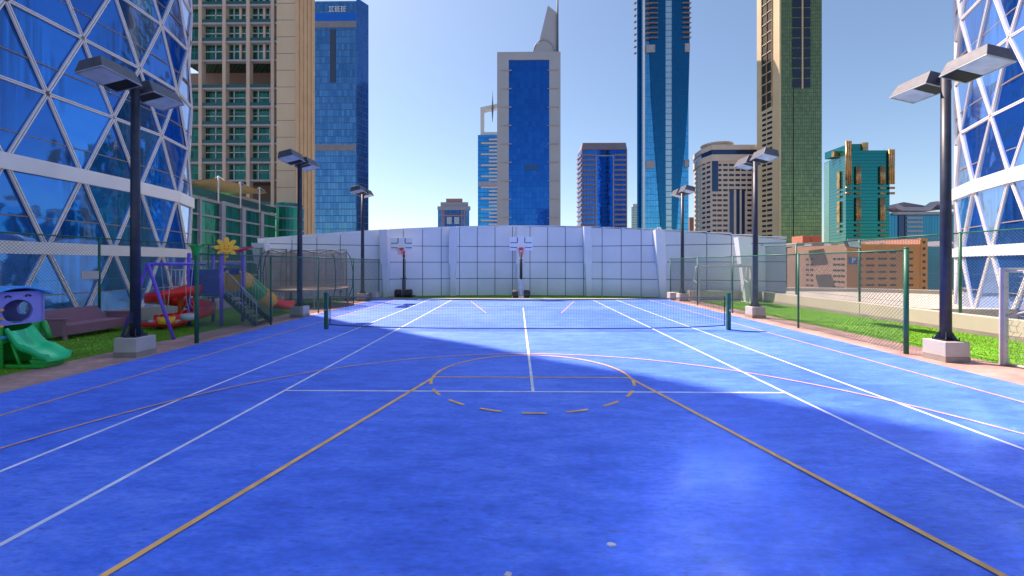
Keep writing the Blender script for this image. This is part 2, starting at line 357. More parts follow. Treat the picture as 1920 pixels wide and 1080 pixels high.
# ================================================================== diagrid towers
def pane_mat(name, cA, cB, coat):
    m = bpy.data.materials.new(name); m.use_nodes = True; nt = m.node_tree; b = nt.nodes["Principled BSDF"]; L = nt.links.new
    oi = _n(nt, "ShaderNodeObjectInfo"); geo = _n(nt, "ShaderNodeNewGeometry"); sp = _n(nt, "ShaderNodeSeparateXYZ"); L(geo.outputs["Position"], sp.inputs[0])
    mx = _n(nt, "ShaderNodeMix", data_type='RGBA'); L(oi.outputs["Random"], mx.inputs[0]); mx.inputs[6].default_value = (*cA, 1); mx.inputs[7].default_value = (*cB, 1)
    # curtain folds behind the glass: vertical streaks, in patches
    mp = _n(nt, "ShaderNodeMapping"); mp.inputs["Scale"].default_value = (5, 5, .12); L(geo.outputs["Position"], mp.inputs[0])
    n1 = _n(nt, "ShaderNodeTexNoise"); n1.inputs["Scale"].default_value = 1.0; n1.inputs["Detail"].default_value = 4; L(mp.outputs[0], n1.inputs["Vector"])
    n2 = _n(nt, "ShaderNodeTexNoise"); n2.inputs["Scale"].default_value = .33; n2.inputs["Detail"].default_value = 1; L(geo.outputs["Position"], n2.inputs["Vector"])
    r2 = _n(nt, "ShaderNodeValToRGB"); r2.color_ramp.elements[0].position = .47; r2.color_ramp.elements[1].position = .56; L(n2.outputs[0], r2.inputs[0])
    r1 = _n(nt, "ShaderNodeValToRGB"); r1.color_ramp.elements[0].position = .35; r1.color_ramp.elements[0].color = (.55, .55, .55, 1); r1.color_ramp.elements[1].position = .7; r1.color_ramp.elements[1].color = (1.3, 1.3, 1.3, 1); L(n1.outputs[0], r1.inputs[0])
    cm = _n(nt, "ShaderNodeMix", data_type='RGBA', blend_type='MULTIPLY'); L(r2.outputs[0], cm.inputs[0]); L(mx.outputs[2], cm.inputs[6]); L(r1.outputs[0], cm.inputs[7])
    L(cm.outputs[2], b.inputs["Base Color"]); b.inputs["Metallic"].default_value = .8; b.inputs["Roughness"].default_value = .05; b.inputs["Coat Weight"].default_value = 1; b.inputs["Coat IOR"].default_value = coat; b.inputs["Coat Roughness"].default_value = .04
    n3 = _n(nt, "ShaderNodeTexNoise"); n3.inputs["Scale"].default_value = .8; n3.inputs["Detail"].default_value = 1.5; L(geo.outputs["Position"], n3.inputs["Vector"])
    bp = _n(nt, "ShaderNodeBump"); bp.inputs["Strength"].default_value = 1; bp.inputs["Distance"].default_value = .035
    L(n3.outputs[0], bp.inputs["Height"]); L(bp.outputs[0], b.inputs["Normal"])
    return m


LV = [2.8, 6.35, 9.75, 13.05]
def level(j):
    if j < 0: return -0.6+(j+1)*3.4
    return LV[j] if j < 4 else 13.05+3.3*(j-3)
def project(p):
    x, y, zz = p; xc = x*math.cos(TH)+y*math.sin(TH); yc = -x*math.sin(TH)+y*math.cos(TH)
    if yc < 1: return None
    return CX+F*xc/yc, HY-F*(zz-CH)/yc
def diagrid(name, pts, k0, jtop, label, side, M_pane):
    """pts: plan polyline (counter-clockwise or clockwise), k0 parity offset; side = +1 if the outside is to the right of travel"""
    root = thing(name, (pts[len(pts)//2][0]-side*-10, pts[len(pts)//2][1], -15), label, "skyscraper")
    N = len(pts)
    def out(k):
        a = Vector(pts[max(k-1, 0)]); b = Vector(pts[min(k+1, N-1)]); t = (b-a).normalized(); return Vector((t.y, -t.x))*side
    def P(k, zz, off=0):
        p = Vector(pts[k])+out(k)*off; return Vector((p.x, p.y, zz))
    fr = MB(); gr = MB(); panes = []
    up = lambda k: Vector((*out(k), 0))
    def member(a, b, k, wd=.135):
        fr.bar(a, b, wd, .10, up=up(k)); n = up(k)*.055
        gr.bar(a+n, b+n, .024, .012, up=up(k))
    for j in range(-1, jtop):
        z0, z1 = level(j), level(j+1)
        for k in range(N):
            par = (k+k0+j) % 2
            if par == 0:
                for dk in (-1, 1):
                    if 0 <= k+dk < N: member(P(k, z0, .05), P(k+dk, z1, .05), k)
                if 0 <= k-1 and k+1 < N:      # inverted triangle with apex at (k,j)
                    panes.append([P(k, z0), P(k+1, z1), P(k-1, z1)])
                if j not in (0, 1) and k+2 < N: member(P(k, z0, .05), P(k+2, z0, .05), k+1)
            else:
                if 0 <= k-1 and k+1 < N:      # upright triangle, apex (k, j+1)
                    panes.append([P(k-1, z0), P(k+1, z0), P(k, z1)])
    fo = fr.build("diagrid_frame", M_frame, root); gr.build("joint_groove", M_groove, fo)
    for j in (0, 1):                          # two solid floor bands
        bd = MB(); zc = level(j); h = .27 if j == 0 else .34
        for k in range(N-1):
            if (k+k0+j) % 2 == 0 and k+2 < N:
                a, b = P(k, zc, .12), P(k+2, zc, .12); bd.bar(a, b, .14, 2*h, up=(0, 0, 1))
        bd.build("floor_band", M_frame, root)
    tr = MB()                                 # thin floor-edge line across the middle of each storey
    rn = random.Random(5)
    for j in range(-1, jtop):
        zc = level(j)*.62+level(j+1)*.38
        for k in range(N-1): 
            tr.bar(P(k, zc, -.02), P(k+1, zc, -.02), .10, .05, up=(0, 0, 1))
    tr.build("slab_edge", M_groove, root)
    def area(t):
        q = [project(p) for p in t]
        if None in q: return 0
        if not any(-40 < a[0] < 1960 and -40 < a[1] < 1000 for a in q): return 0
        return abs((q[1][0]-q[0][0])*(q[2][1]-q[0][1])-(q[2][0]-q[0][0])*(q[1][1]-q[0][1]))/2
    panes.sort(key=area, reverse=True)
    rest = MB()
    for i, t in enumerate(panes):
        c = (t[0]+t[1]+t[2])/3; nn = (t[1]-t[0]).cross(t[2]-t[0]).normalized()
        hv = Vector(((t[0]+t[1])/2-c)); 
        jt = [v+nn*rn.uniform(-.035, .035) for v in t]
        back = [v-Vector((*out(0), 0))*0 - (nn if nn.dot(Vector((c.x, c.y, 0))) > 0 else nn)*.03 for v in jt]
        if area(t) > 0 and i < 100:
            o = MB().add(jt+back, [(0, 1, 2), (5, 4, 3), (0, 3, 4, 1), (1, 4, 5, 2), (2, 5, 3, 0)]).build("glass_pane", M_pane, root)
        else: rest.add(jt, [(0, 1, 2)])
    ro = rest.build("glass_pane", M_pane, root); tag(ro, None, None, None, "stuff")
    # inner core so nothing shows through, and the base and roof
    core = MB(); inner = [Vector(pts[k])-out(k)*.45 for k in range(N)]
    core.prism([(p.x, p.y) for p in inner], -15, level(jtop)-.1); core.build("core", M_dark, root)
    return root
def walk(start, h0, chord, turns, n0):
    pts = [start]; h = h0; p = Vector(start)
    for t in turns:
        h += R(t); p = p+Vector((math.sin(h), math.cos(h)))*chord; pts.append((p.x, p.y))
    return pts
# left tower: columns (k even = type A).  Reference column px 72 at (-21.2, 18)
lp = [(-21.2, 18.0)]
P0 = Vector((-21.2, 18.0)); h = 0.0
fwd = []; p = P0.copy()
for t in (0, 0, -1, -2, -8, -8, -12, -14, -15, -15, -12, -10, -6, -4, -3, -3, -3, -3, -4, -8, -12, -14, -15, -14, -12):
    h += R(t); p = p+Vector((math.sin(h), math.cos(h)))*1.5; fwd.append((p.x, p.y))
bwd = []; p = P0.copy(); h = math.pi
for t in [0]*16+[8, 10, 12, 14, 15, 14, 10, 6, 4, 2, 0, 0, 0, 6, 10, 14, 14]:
    h += R(t); p = p+Vector((math.sin(h), math.cos(h)))*1.5; bwd.append((p.x, p.y))
left_pts = bwd[::-1]+[(P0.x, P0.y)]+fwd
kA = len(bwd)                                  # index of the reference column, must have parity 0 with j even
diagrid("glass_tower", left_pts, kA % 2, 24, "curved blue glass tower with white triangle lattice at the left edge of the photo", 1, pane_mat("pane_blue", (.005, .12, .48), (.03, .26, .80), 1.45))
# right tower: type B column px 1882 at (23.8, 20.0)
P1 = Vector((23.8, 20.0)); p = P1.copy(); h = R(22); fwd = []
for t in (5, -2, 4, 9, 9, 8, 12, 12, 10, 8, 5, 4, 4, 4, 4, 8, 12, 14, 14, 12):
    h += R(t); p = p+Vector((math.sin(h), math.cos(h)))*1.55; fwd.append((p.x, p.y))
p = P1.copy(); h = math.pi+R(22); bwd = []
for t in [-3, -3, -3, -2, -2, -2, -2, -2, 0, 0, 0, 0, -1, -2, -2, -4, -8, -12, -14, -14, -12, -10, -6]:
    h += R(t); p = p+Vector((math.sin(h), math.cos(h)))*1.55; bwd.append((p.x, p.y))
right_pts = bwd[::-1]+[(P1.x, P1.y)]+fwd
diagrid("glass_tower", right_pts, (len(bwd)+1) % 2, 20, "curved blue glass tower with white triangle lattice at the right edge of the photo", -1, pane_mat("pane_bright", (.02, .15, .60), (.07, .30, .88), 2.8))

# ================================================================== distant towers
GZ = -15
unit_cache = {}
def unit_box(name, m):
    k = (name, m.name)
    if k not in unit_cache:
        me = bpy.data.meshes.new(name)
        b = MB().box(-.5, .5, -.5, .5, -.5, .5); me.from_pydata(b.v, [], b.f); me.materials.append(m); unit_cache[k] = me
    return unit_cache[k]
def wins(parent, rects, m, name="window", thick=.25, cap=100):
    """rects: (x0,x1,y,z0,z1) on a plane facing the camera; every window a part, beyond cap one stuff part"""
    o0 = org(parent); rects = list(rects); rest = MB()
    for i, (x0, x1, y, z0, z1) in enumerate(rects):
        if i < cap:
            o = bpy.data.objects.new(name, unit_box(name, m)); COL.objects.link(o); o.parent = parent
            o.location = Vector(((x0+x1)/2, y, (z0+z1)/2))-o0; o.scale = (abs(x1-x0), thick, z1-z0)
        else: rest.box(x0, x1, y-thick/2, y+thick/2, z0, z1)
    if rest.v: tag(rest.build(name, m, parent), None, None, None, "stuff")
def Q(px, dy): return (wx(px, Y+dy), Y+dy)
def parts(name, boxes, m, T):
    for b in boxes: bx(*b).build(name, m, T)
def vol(T, name, m, pa, pb, dep, z0, z1, dy=0, cen=971):
    """a block whose far corners stay behind the near ones as seen in the photo"""
    a0, b0 = Q(pa, dy), Q(pb, dy)
    a1 = Q(pa+1.2, dy+dep) if pa > cen else (a0[0], a0[1]+dep)
    b1 = Q(pb-1.2, dy+dep) if pb < cen else (b0[0], b0[1]+dep)
    return MB().prism([a0, b0, b1, a1], z0, z1).build(name, m, T)
def at(name, px, Y, label, cat="skyscraper"): return thing(name, (wx(px, Y), Y, GZ), label, cat)
M_tealdk = glass("glass_tealdark", (.006, .05, .045), (.03, .20, .14), (.10, .16, .15), 1.15, 1.9, .08, .12, .75, .08, .02, .5, tilt=.3)
M_rail = mat("glass_rail", (.025, .10, .09), .2, metal=.3)
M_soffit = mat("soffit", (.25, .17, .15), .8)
M_pink = mat("beige_plaster", (.55, .43, .35), .8, var=.08, scale=.3)
M_greyband = mat("grey_band", (.33, .33, .38), .6, var=.1, scale=.3)
M_bluegl = glass("glass_t2", (.04, .15, .34), (.14, .34, .58), (.04, .10, .22), 1.5, 3.6, .12, .35, .85, .06, .10, .10, tilt=1.2)

# ---- beige residential tower (px 365-590)
Y = 100; T = at("beige_tower", 478, Y, "tall beige tower with green glazed balconies rising beside the left lattice tower")
X = lambda px: wx(px, Y); Z = lambda px, py: wz(px, py, Y)
zt = 78
T_open0, T_open1 = Z(440, 162), Z(440, 112)
T_low0, T_low1 = Z(440, 385), Z(440, 338)
bx(X(523), X(557), Y-1, Y+8, GZ, zt).build("stone_wall", M_beige, T)
xs1 = X(557)
mb = MB().prism([(xs1, Y-.95), (xs1+.02, Y-.95), (xs1+.02, Y+8.8), (xs1, Y+8.8)], GZ, zt)
for i in range(5): mb.box(xs1, xs1+.28, Y-.95+i*1.9, Y-.35+i*1.9, GZ, zt)
for k in range(24): mb.box(xs1+.02, xs1+.06, Y-.9, Y+8.7, GZ+3+k*4.1, GZ+3.2+k*4.1)
mb.build("fluted_wall", mat("fluted_stone_lit", (.66, .45, .26), .8, var=.08, scale=.3), T)  # sunlit tone of the side face is put into its stone colour
jl = MB()
for k in range(24): jl.box(X(523)-.02, X(557)+.02, Y-1.02, Y-.9, GZ+3+k*4.1, GZ+3.12+k*4.1)
jl.build("wall_joint", mat("joint_brown", (.22, .15, .10), .8), T)
bx(X(335), X(521), Y+1.5, Y+8, GZ, T_low0).build("glazing", M_tealdk, T)
bx(X(335), X(521), Y+1.5, Y+8, T_low1, T_open0).build("glazing", M_tealdk, T)
bx(X(335), X(521), Y+1.5, Y+8, T_open1, zt).build("glazing", M_tealdk, T)
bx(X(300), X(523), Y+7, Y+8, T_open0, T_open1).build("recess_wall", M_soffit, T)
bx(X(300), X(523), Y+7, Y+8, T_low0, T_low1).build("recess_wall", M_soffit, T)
parts("column", [(X(px)-.42, X(px)+.42, Y+.15, Y+1.55, GZ, zt) for px in (374, 419, 464, 510)], M_pink, T)
parts("fin", [(X(px)-.28, X(px)+.28, Y+1.1, Y+1.52, T_open1, zt) for px in (445, 490)], M_pink, T)
sl_ = MB(); rl = MB(); mu = MB()
fy = [338+35*i for i in range(-0, 2)]
floors = [8, 42, 77, 112, 165, 199, 234, 269, 304, 338]
for py in [-96, -61, -27]+floors+[385]:
    zc = Z(440, py); bx(X(336), X(522), Y+.3, Y+1.6, zc-.22, zc+.22).build("floor_slab", M_greyband, T)
    if py not in (112, 338) : 
        bx(X(337), X(521.5), Y+.35, Y+.42, zc+.22, zc+1.0).build("balcony_rail", M_rail, T)
    if py not in (162, 338+35) and py != 165:
        pass
for py in [-96, -61, -27]+floors:
    if py in (165, ): continue
    z0 = Z(440, py)-.3
    for px in (397, 441, 487): pass
for (z0, z1) in ((T_open1, zt), (T_low1, T_open0)):
    for px in (397, 432, 455, 478, 500): mu.box(X(px)-.10, X(px)+.10, Y+1.3, Y+1.5, z0, z1)
    k = z0+2.6
    while k < z1: mu.box(X(366), X(520), Y+1.3, Y+1.5, k, k+.22); k += 4.55
mu.build("mullion", mat("pale_frame", (.45, .5, .5), .5), T)

# ---- green glass podium building, its facade running away to the right
YA, YB = 62.0, 86.0
PA = Vector((wx(361, YA), YA)); PB = Vector((wx(516, YB), YB)); T = thing("podium_building", (PA.x, PA.y, GZ), "green glass podium building with pale grid and roof terrace below the beige tower", "building")
tdir = (PB-PA).normalized(); nin = Vector((-tdir.y, tdir.x))     # inwards (away from the camera)
if nin.dot(PA) < 0: nin = -nin
def onf(px, off=0.0):
    r_ = rx(px); # point of the facade line seen at px
    s_ = (r_*PA.y-PA.x)/(tdir.x-r_*tdir.y); q = PA+tdir*s_-nin*off; return Vector((q.x, q.y, 0)), q.y
zr = wz(361, 366, YA)
def fbar(mb, pxa, pxb, za, zb, w_, h_, off): 
    a, _ = onf(pxa, off); b, _ = onf(pxb, off); mb.bar(a+Vector((0, 0, za)), b+Vector((0, 0, zb)), w_, h_)
q0 = PA-tdir*14; q1 = PB
M_podgl = glass("glass_podium", (.01, .14, .10), (.03, .36, .22), (.03, .12, .10), 1.3, 30, .10, .05, .6, .10, .03, .6, jit=1.8, tilt=.2)
MB().prism([(q0.x, q0.y), (q1.x, q1.y), (q1+nin*12).to_tuple(), (q0+nin*12).to_tuple()], GZ, zr-.4).build("glazing", M_podgl, T)
g = MB()
H = (zr-CH); rows = [zr-.3, zr-H*.265, zr-H*.50, zr-H*.73, zr-H*.96, zr-H*1.2, zr-H*1.43]
for zz in rows: g.bar(Vector((q0.x, q0.y, zz))-Vector((*nin, 0))*.2, Vector((q1.x, q1.y, zz))-Vector((*nin, 0))*.1, .5, .30 if zz != rows[0] else .42)
g.build("floor_band", M_greyband, T)
g = MB()
for px in (370, 413, 452, 487):
    a, _ = onf(px, .55); g.box(a.x-.5, a.x+.02, a.y-(.2 if px == 370 else .45), a.y+(.2 if px == 370 else .45), GZ, zr-.2)
g.build("pilaster", M_greyband, T)
g = MB(); a, _ = onf(358, .2); b, _ = onf(516, .2); g.bar(a+Vector((0, 0, zr+.75)), b+Vector((0, 0, zr+.75)), .08, 1.2); g.build("glass_rail", M_rail, T)
a, _ = onf(478, -4); b, _ = onf(511, -4)
MB().bar(a+Vector((0, 0, zr+1.2)), b+Vector((0, 0, zr+1.2)), 3, 3.0).build("terrace_wall", M_beige, T)
# rounded glass bay
cb_ = Vector((wx(533, 88), 90))
MB().lathe((cb_.x, cb_.y, 0), [(2.9, GZ), (2.9, wz(533, 388, 88)), (2.6, wz(533, 380, 88))], 24, False).build("round_bay", M_podgl, T)
g = MB()
for py in (388, 410, 432): g.lathe((cb_.x, cb_.y, wz(533, py, 88)), [(3.0, -.15), (3.02, .15)], 24)
g.build("bay_band", M_greyband, T)
# canopy: tensile beige sail on masts
T = thing("terrace_canopy", (onf(420)[0].x, onf(420)[0].y, zr), "beige fabric sail canopy on slim masts on the green glass building's terrace", "canopy")
M_sail = mat("sail_fabric", (.62, .44, .24), .85, var=.05)
tops = []
def sail_pt(px, py, off):
    a, yy = onf(px, off); return Vector((a.x, a.y, wz(px, py, yy)))
A = [sail_pt(352, 340, .3), sail_pt(362, 338, .3), sail_pt(405, 333.5, .3), sail_pt(447, 345, .3), sail_pt(483, 356, .3), sail_pt(499, 361, .3)]
Bk = [sail_pt(352, 352, -5), sail_pt(366, 353, -5), sail_pt(400, 364, -5), sail_pt(432, 371, -5), sail_pt(462, 366, -5), sail_pt(499.5, 361.6, -2)]
A = [a for a in A]; vs = []
n = len(A); M1 = [(a+b)/2-Vector((0, 0, .1)) for a, b in zip(A, Bk)]
lo = [v-Vector((0, 0, .12)) for v in A+M1+Bk]
fs = []
for r_ in range(2):
    for i in range(n-1): fs.append((r_*n+i, r_*n+i+1, (r_+1)*n+i+1, (r_+1)*n+i))
MB().add(A+M1+Bk, fs).add(lo, fs).build("sail", M_sail, T)
g = MB()
for px, py in ((405, 330), (447, 341), (483, 351)):
    a = sail_pt(px, py, .35); g.cyl((a.x, a.y, zr-.3), (a.x, a.y, a.z), .13, 8); 
    for s_ in (-1, 1): g.wire((a.x, a.y, a.z), (a.x+s_*1.1, a.y, a.z-.8), .05)
g.build("mast", M_frame, T)

# ---- blue glass tower (px 590-691)
Y = 220; T = at("blue_glass_tower", 640, Y, "tall blue mirror glass tower behind and right of the beige tower")
X = lambda px: wx(px, Y); Z = lambda px, py: wz(px, py, Y)
x0, x1, xe = X(588), X(668), X(691); ztop = Z(640, 2)
MB().hexa([(x0, Y, GZ), (x1, Y, GZ), (x1, Y+12, GZ), (x0, Y+12, GZ)], [(x0, Y, ztop), (x1, Y, ztop), (x1, Y+12, ztop), (x0, Y+12, ztop)]).build("glass_wall", M_bluegl, T)
M_pale2 = glass("glass_t2b", (.04, .14, .40), (.10, .24, .50), (.06, .12, .3), 1.5, 3.6, .1, .2, .8, .08, .03, .2)
MB().prism([(x1, Y+.05), Q(691, 7), Q(689, 14), (x1, Y+14)], GZ, ztop+2).build("side_wall", M_pale2, T)
bx(X(619), X(629.5), Y-.25, Y, Z(625, 154), Z(625, 55)).build("recess_panel", mat("slot_dark", (.03, .05, .10), .4), T)
for py in (45, 276):
    g = MB()
    for i in range(52): g.box(x0+i*(x1-x0)/52, x0+i*(x1-x0)/52+.25, Y-.35, Y, Z(625, py+7), Z(625, py-5))
    g.build("louvre_band", M_greyband, T)
bx(x0, x1, Y-.2, Y, Z(625, 40), Z(625, 25)).build("crown_glass", mat("crown_blue", (.02, .16, .60), .2, metal=.6), T)
g = MB()
for i in range(6):
    xx = X(617+i*5.5)
    g.box(xx, xx+1.15, Y-.3, Y-.01, Z(625, 22), Z(625, 21)).box(xx, xx+1.15, Y-.3, Y-.01, Z(625, 13.5), Z(625, 12.5)).box(xx+(.0 if i % 2 else .45), xx+(.3 if i % 2 else .75), Y-.29, Y-.01, Z(625, 21), Z(625, 13.5))
    if i > 1: g.box(xx, xx+1.1, Y-.3, Y-.01, Z(625, 17.6), Z(625, 16.8))
g.build("crown_sign", mat("sign_white", (.7, .75, .8), .5), T)

# ---- small ornate block (px 821-881)
Y = 420; T = at("small_tower", 851, Y, "small distant blue glazed block with a pink stepped crown left of the needle tower", "building")
X = lambda px: wx(px, Y); Z = lambda px, py: wz(px, py, Y)
vol(T, "glass_wall", glass("glass_t3", (.02, .12, .35), (.06, .28, .60), (.10, .16, .25), 2.4, 3.3, .5, .4), 821, 880, 25, GZ, Z(850, 394))
g = MB().box(X(820.5), X(881.5), Y-1, Y+3, Z(850, 394), Z(850, 387)).box(X(826), X(877), Y, Y+5, Z(850, 387), Z(850, 379))
g.build("cornice", M_greyband, T)
g = MB().box(X(836), X(866), Y+1, Y+5, Z(850, 379), Z(850, 372))
for px in (829, 832.5, 866, 871): g.box(X(px)-.5, X(px)+.5, Y-.6, Y, GZ, Z(850, 387))
g.box(X(829), X(873), Y-.5, Y, Z(850, 405), Z(850, 403)).build("pink_trim", mat("pink_stone", (.42, .22, .19), .8), T)
wins(T, [(X(a), X(a+9), Y-.3, Z(850, 420), Z(850, 407)) for a in (838, 852)], mat("pale_window", (.45, .5, .6), .4))

# ---- needle tower (px 896-932)
Y = 330; T = at("needle_tower", 914, Y, "white and blue tower with open square roof frame and needle, left of the white-framed tower")
X = lambda px: wx(px, Y); Z = lambda px, py: wz(px, py, Y)
bx(X(896), X(945), Y, Y+20, GZ, Z(914, 253)).build("glass_wall", glass("glass_t4", (.02, .22, .55), (.05, .34, .70), (.02, .12, .3), 3, 3.4, .15, .5), T)
g = MB()
for i in range(24):
    py = 262+i*6.9
    if 338 < py < 350: continue
    g.box(X(917), X(940), Y-.8, Y, Z(914, py+1.6), Z(914, py-1.6))
    if i % 3 == 1: g.box(X(902), X(917), Y-1, Y, Z(914, py+1.4), Z(914, py-1.4))
g.build("balcony_band", M_whitep, T)
bx(X(897), X(936), Y-.4, Y, Z(914, 349), Z(914, 341)).build("belt", M_greyband, T)
g = MB().box(X(900.5), X(907), Y+2, Y+7, Z(914, 253), Z(914, 200)).box(X(907), X(945), Y+2, Y+7, Z(914, 253), Z(914, 246)).hexa([(X(900.3), Y+1.9, Z(914, 207)), (X(945), Y+1.9, Z(914, 198)), (X(945), Y+7.1, Z(914, 198)), (X(900.3), Y+7.1, Z(914, 207))], [(X(900.3), Y+1.9, Z(914, 199.5)), (X(945), Y+1.9, Z(914, 190)), (X(945), Y+7.1, Z(914, 190)), (X(900.3), Y+7.1, Z(914, 199.5))])
g.build("roof_frame", mat("white_stone", (.62, .60, .56), .6), T)
MB().tube([(X(923.3), Y+1, Z(914, 228)), (X(923.3), Y+1, Z(914, 205)), (X(923.3), Y+1, Z(914, 168))], [.15, .8, .1], 8).build("needle", M_joint, T)

# ---- white framed tower (px 932-1052)
Y = 260; T = at("white_framed_tower", 992, Y, "white-framed tower with a deep blue glass face and shark-fin crown in the centre")
X = lambda px: wx(px, Y); Z = lambda px, py: wz(px, py, Y)
M_wf = mat("silver_panel", (.40, .41, .46), .45, var=.05, scale=.1)
zt = Z(992, 97)
bx(X(932), X(954), Y, Y+30, GZ, zt).box(X(1030), X(1051), Y, Y+30, GZ, zt).box(X(954), X(1030), Y, Y+30, Z(992, 112), zt).box(X(954), X(1030), Y+2, Y+30, GZ, Z(992, 112)).build("frame", M_wf, T)
M_deep = glass("glass_t5", (.008, .09, .36), (.02, .15, .50), (.006, .06, .24), 2.5, 3.5, .12, .16, .85, .05, .03, .3, jit=1.0, tilt=.3)
bx(X(954), X(1030), Y+.6, Y+2, GZ, Z(992, 112)).build("blue_glass", M_deep, T)
for i in range(9):
    py = 132+i*34.5
    for a, b in ((938, 959), (1026, 1047)):
        MB().hexa([(X(a), Y-.25, Z(992, py)-.25), (X(b), Y-.5, Z(992, py)-.35), (X(b), Y+.2, Z(992, py)-.35), (X(a), Y+.2, Z(992, py)-.25)], [(X(a), Y-.25, Z(992, py)), (X(b), Y-.5, Z(992, py)+.35), (X(b), Y+.2, Z(992, py)+.35), (X(a), Y+.2, Z(992, py))]).build("sun_fin", M_greyband, T)
g = MB().extrude([(X(997), Z(992, 97)), (X(1003), Z(992, 82)), (X(1011), Z(992, 75)), (X(1028), Z(992, 5)), (X(1047), Z(992, 20)), (X(1048), Z(992, 97))], 'y', Y+3, Y+12)
g.build("crown_fin", M_wf, T)
MB().tube([(X(1020)+9.0*math.cos(a*.314/2)*.75, Y+2.6, Z(1018, 97)+.2+9.0*math.sin(a*.314/2)) for a in range(21)], .35, 6).build("crown_arch", M_greyband, T)
MB().cyl((X(1046), Y+2, zt), (X(1046), Y+2, Z(992, -30)), .7, 8, .5).build("mast", M_joint, T)
# far block reflected in its face is a real neighbour's image: leave the mirror to do it
g = bx(X(983), X(1009), Y+.3, Y+.59, Z(992, 319), Z(992, 307)); g.build("sign_panel", mat("sign_blue", (.01, .08, .30), .3), T)

# ---- striped block (px 1083-1176)
Y = 300; T = at("striped_tower", 1130, Y, "grey and blue banded office tower between the white-framed tower and the tallest blue tower")
X = lambda px: wx(px, Y); Z = lambda px, py: wz(px, py, Y)
M_st = mat("pink_granite", (.27, .20, .23), .6, var=.06, scale=.2)
M_stw = glass("glass_t6", (.02, .10, .38), (.05, .20, .60), (.02, .04, .12), 2.0, 20, .25, .1, .85, .07, .05, .4)
vol(T, "glazing", M_stw, 1090, 1175, 10, GZ, Z(1130, 281))
MB().prism([Q(1083, 12), Q(1090, .05), Q(1092, 14), Q(1084, 20)], GZ, Z(1130, 281)).build("side_wall", M_stw, T)
q = Q(1083, 12)
MB().hexa([(q[0], q[1], Z(1130, 281)), (X(1090), Y-.6, Z(1130, 281)), (X(1175.5), Y-.6, Z(1130, 281)), (X(1175), Y+14, Z(1130, 281))], [(q[0]+2, q[1], Z(1130, 267)), (X(1093), Y+1, Z(1130, 267)), (X(1174), Y+1, Z(1130, 267)), (X(1174), Y+14, Z(1130, 267))]).build("parapet", M_st, T)
g = MB()
py = 291
while py < 470:
    for a, b in ((1090, 1117), (1151, 1175.5)): g.box(X(a), X(b), Y-.6, Y, Z(1130, py+1.7), Z(1130, py-1.7))
    g.bar((q[0]-.3, q[1], Z(1130, py)), (X(1090), Y-.3, Z(1130, py)), 1.0, 1.3); py += 9.3
g.box(X(1090), X(1092.5), Y-.7, Y, GZ, Z(1130, 281)).box(X(1173.5), X(1175.6), Y-.7, Y, GZ, Z(1130, 281)).build("spandrel_band", M_st, T)
g = bx(X(1117), X(1151), Y-.4, Y, Z(1130, 293), Z(1130, 291)).box(X(1117), X(1119), Y-.5, Y, GZ, Z(1130, 291)).box(X(1149), X(1151), Y-.5, Y, GZ, Z(1130, 291)); g.build("atrium_frame", M_greyband, T)
bx(X(1119), X(1149), Y-.2, Y-.02, GZ, Z(1130, 293)).build("atrium_glass", glass("glass_t6b", (.015, .12, .55), (.03, .2, .7), (.01, .05, .3), 30, 3.3, .1, .3, .85, .05, .06, .3), T)

# ---- tiny pale tower (px 1184-1197)
Y = 500; T = at("slim_tower", 1190, Y, "tiny pale slim tower seen just left of the tallest blue tower's foot", "building")
X = lambda px: wx(px, Y); Z = lambda px, py: wz(px, py, Y)
vol(T, "wall", glass("glass_t7b", (.16, .30, .30), (.3, .45, .42), (.5, .5, .5), 3, 3, .8, .9, .3), 1184, 1200, 10, GZ, Z(1190, 388))
bx(X(1187), X(1197), Y+1, Y+3, Z(1190, 388), Z(1190, 382)).build("roof_block", M_whitep, T)

# ---- tallest blue tower (px 1194-1294)
Y = 240; T = at("tall_blue_tower", 1244, Y, "tallest sail-shaped blue glass tower with a pale central glass strip, right of centre")
X = lambda px: wx(px, Y); Z = lambda px, py: wz(px, py, Y)
zt = Z(1244, -40)
M_ta = glass("glass_t7", (.008, .10, .22), (.012, .14, .28), (.008, .06, .14), 1.6, 3.4, .08, .14, .85, .07, .02, .3, jit=.5)
M_tb = glass("glass_t7c", (.06, .30, .55), (.10, .42, .70), (.05, .16, .26), 1.6, 3.4, .10, .22, .85, .07, .10, .4)
M_tc = glass("glass_t7d", (.35, .50, .60), (.45, .60, .70), (.06, .14, .24), 40, 3.5, .1, .4, .6, .2, .02, .4)
vol(T, "core_glass", M_tb, 1203, 1291, 14, GZ, zt, 1)
# two dark sails widening upwards
def sail(pts, y): return MB().extrude([(X(a), Z(1244, b)) for a, b in pts], 'y', y, y+1.0)
sail([(1248, -40), (1248, 300), (1249, 445), (1241, 445), (1236, 370), (1228, 265), (1222, 180), (1219, 100), (1219, -40)], Y).build("glass_sail", M_ta, T)
sail([(1260, -40), (1260, 445), (1268, 445), (1273, 370), (1284, 280), (1291, 180), (1293, 100), (1293, -40)], Y).build("glass_sail", M_ta, T)
bx(X(1248), X(1260), Y+.3, Y+.9, GZ, zt).build("centre_strip", M_tc, T)
vol(T, "side_bay", M_ta, 1194.5, 1207, 10, GZ, zt, 4)
bx(X(1206), X(1210), Y+.7, Y+3, GZ, zt).build("side_fin", M_frame, T)
for i in range(12):
    py = -30+i*9.2
    parts("balcony_fin", [(X(1212), X(1233), Y-1.2, Y+.6, Z(1244, py+.9), Z(1244, py)), (X(1279), X(1295), Y-1.2, Y+.6, Z(1244, py+.9), Z(1244, py)), (X(1192.5), X(1197), Y+3, Y+5, Z(1244, py*1.3+.9), Z(1244, py*1.3))], M_st, T)
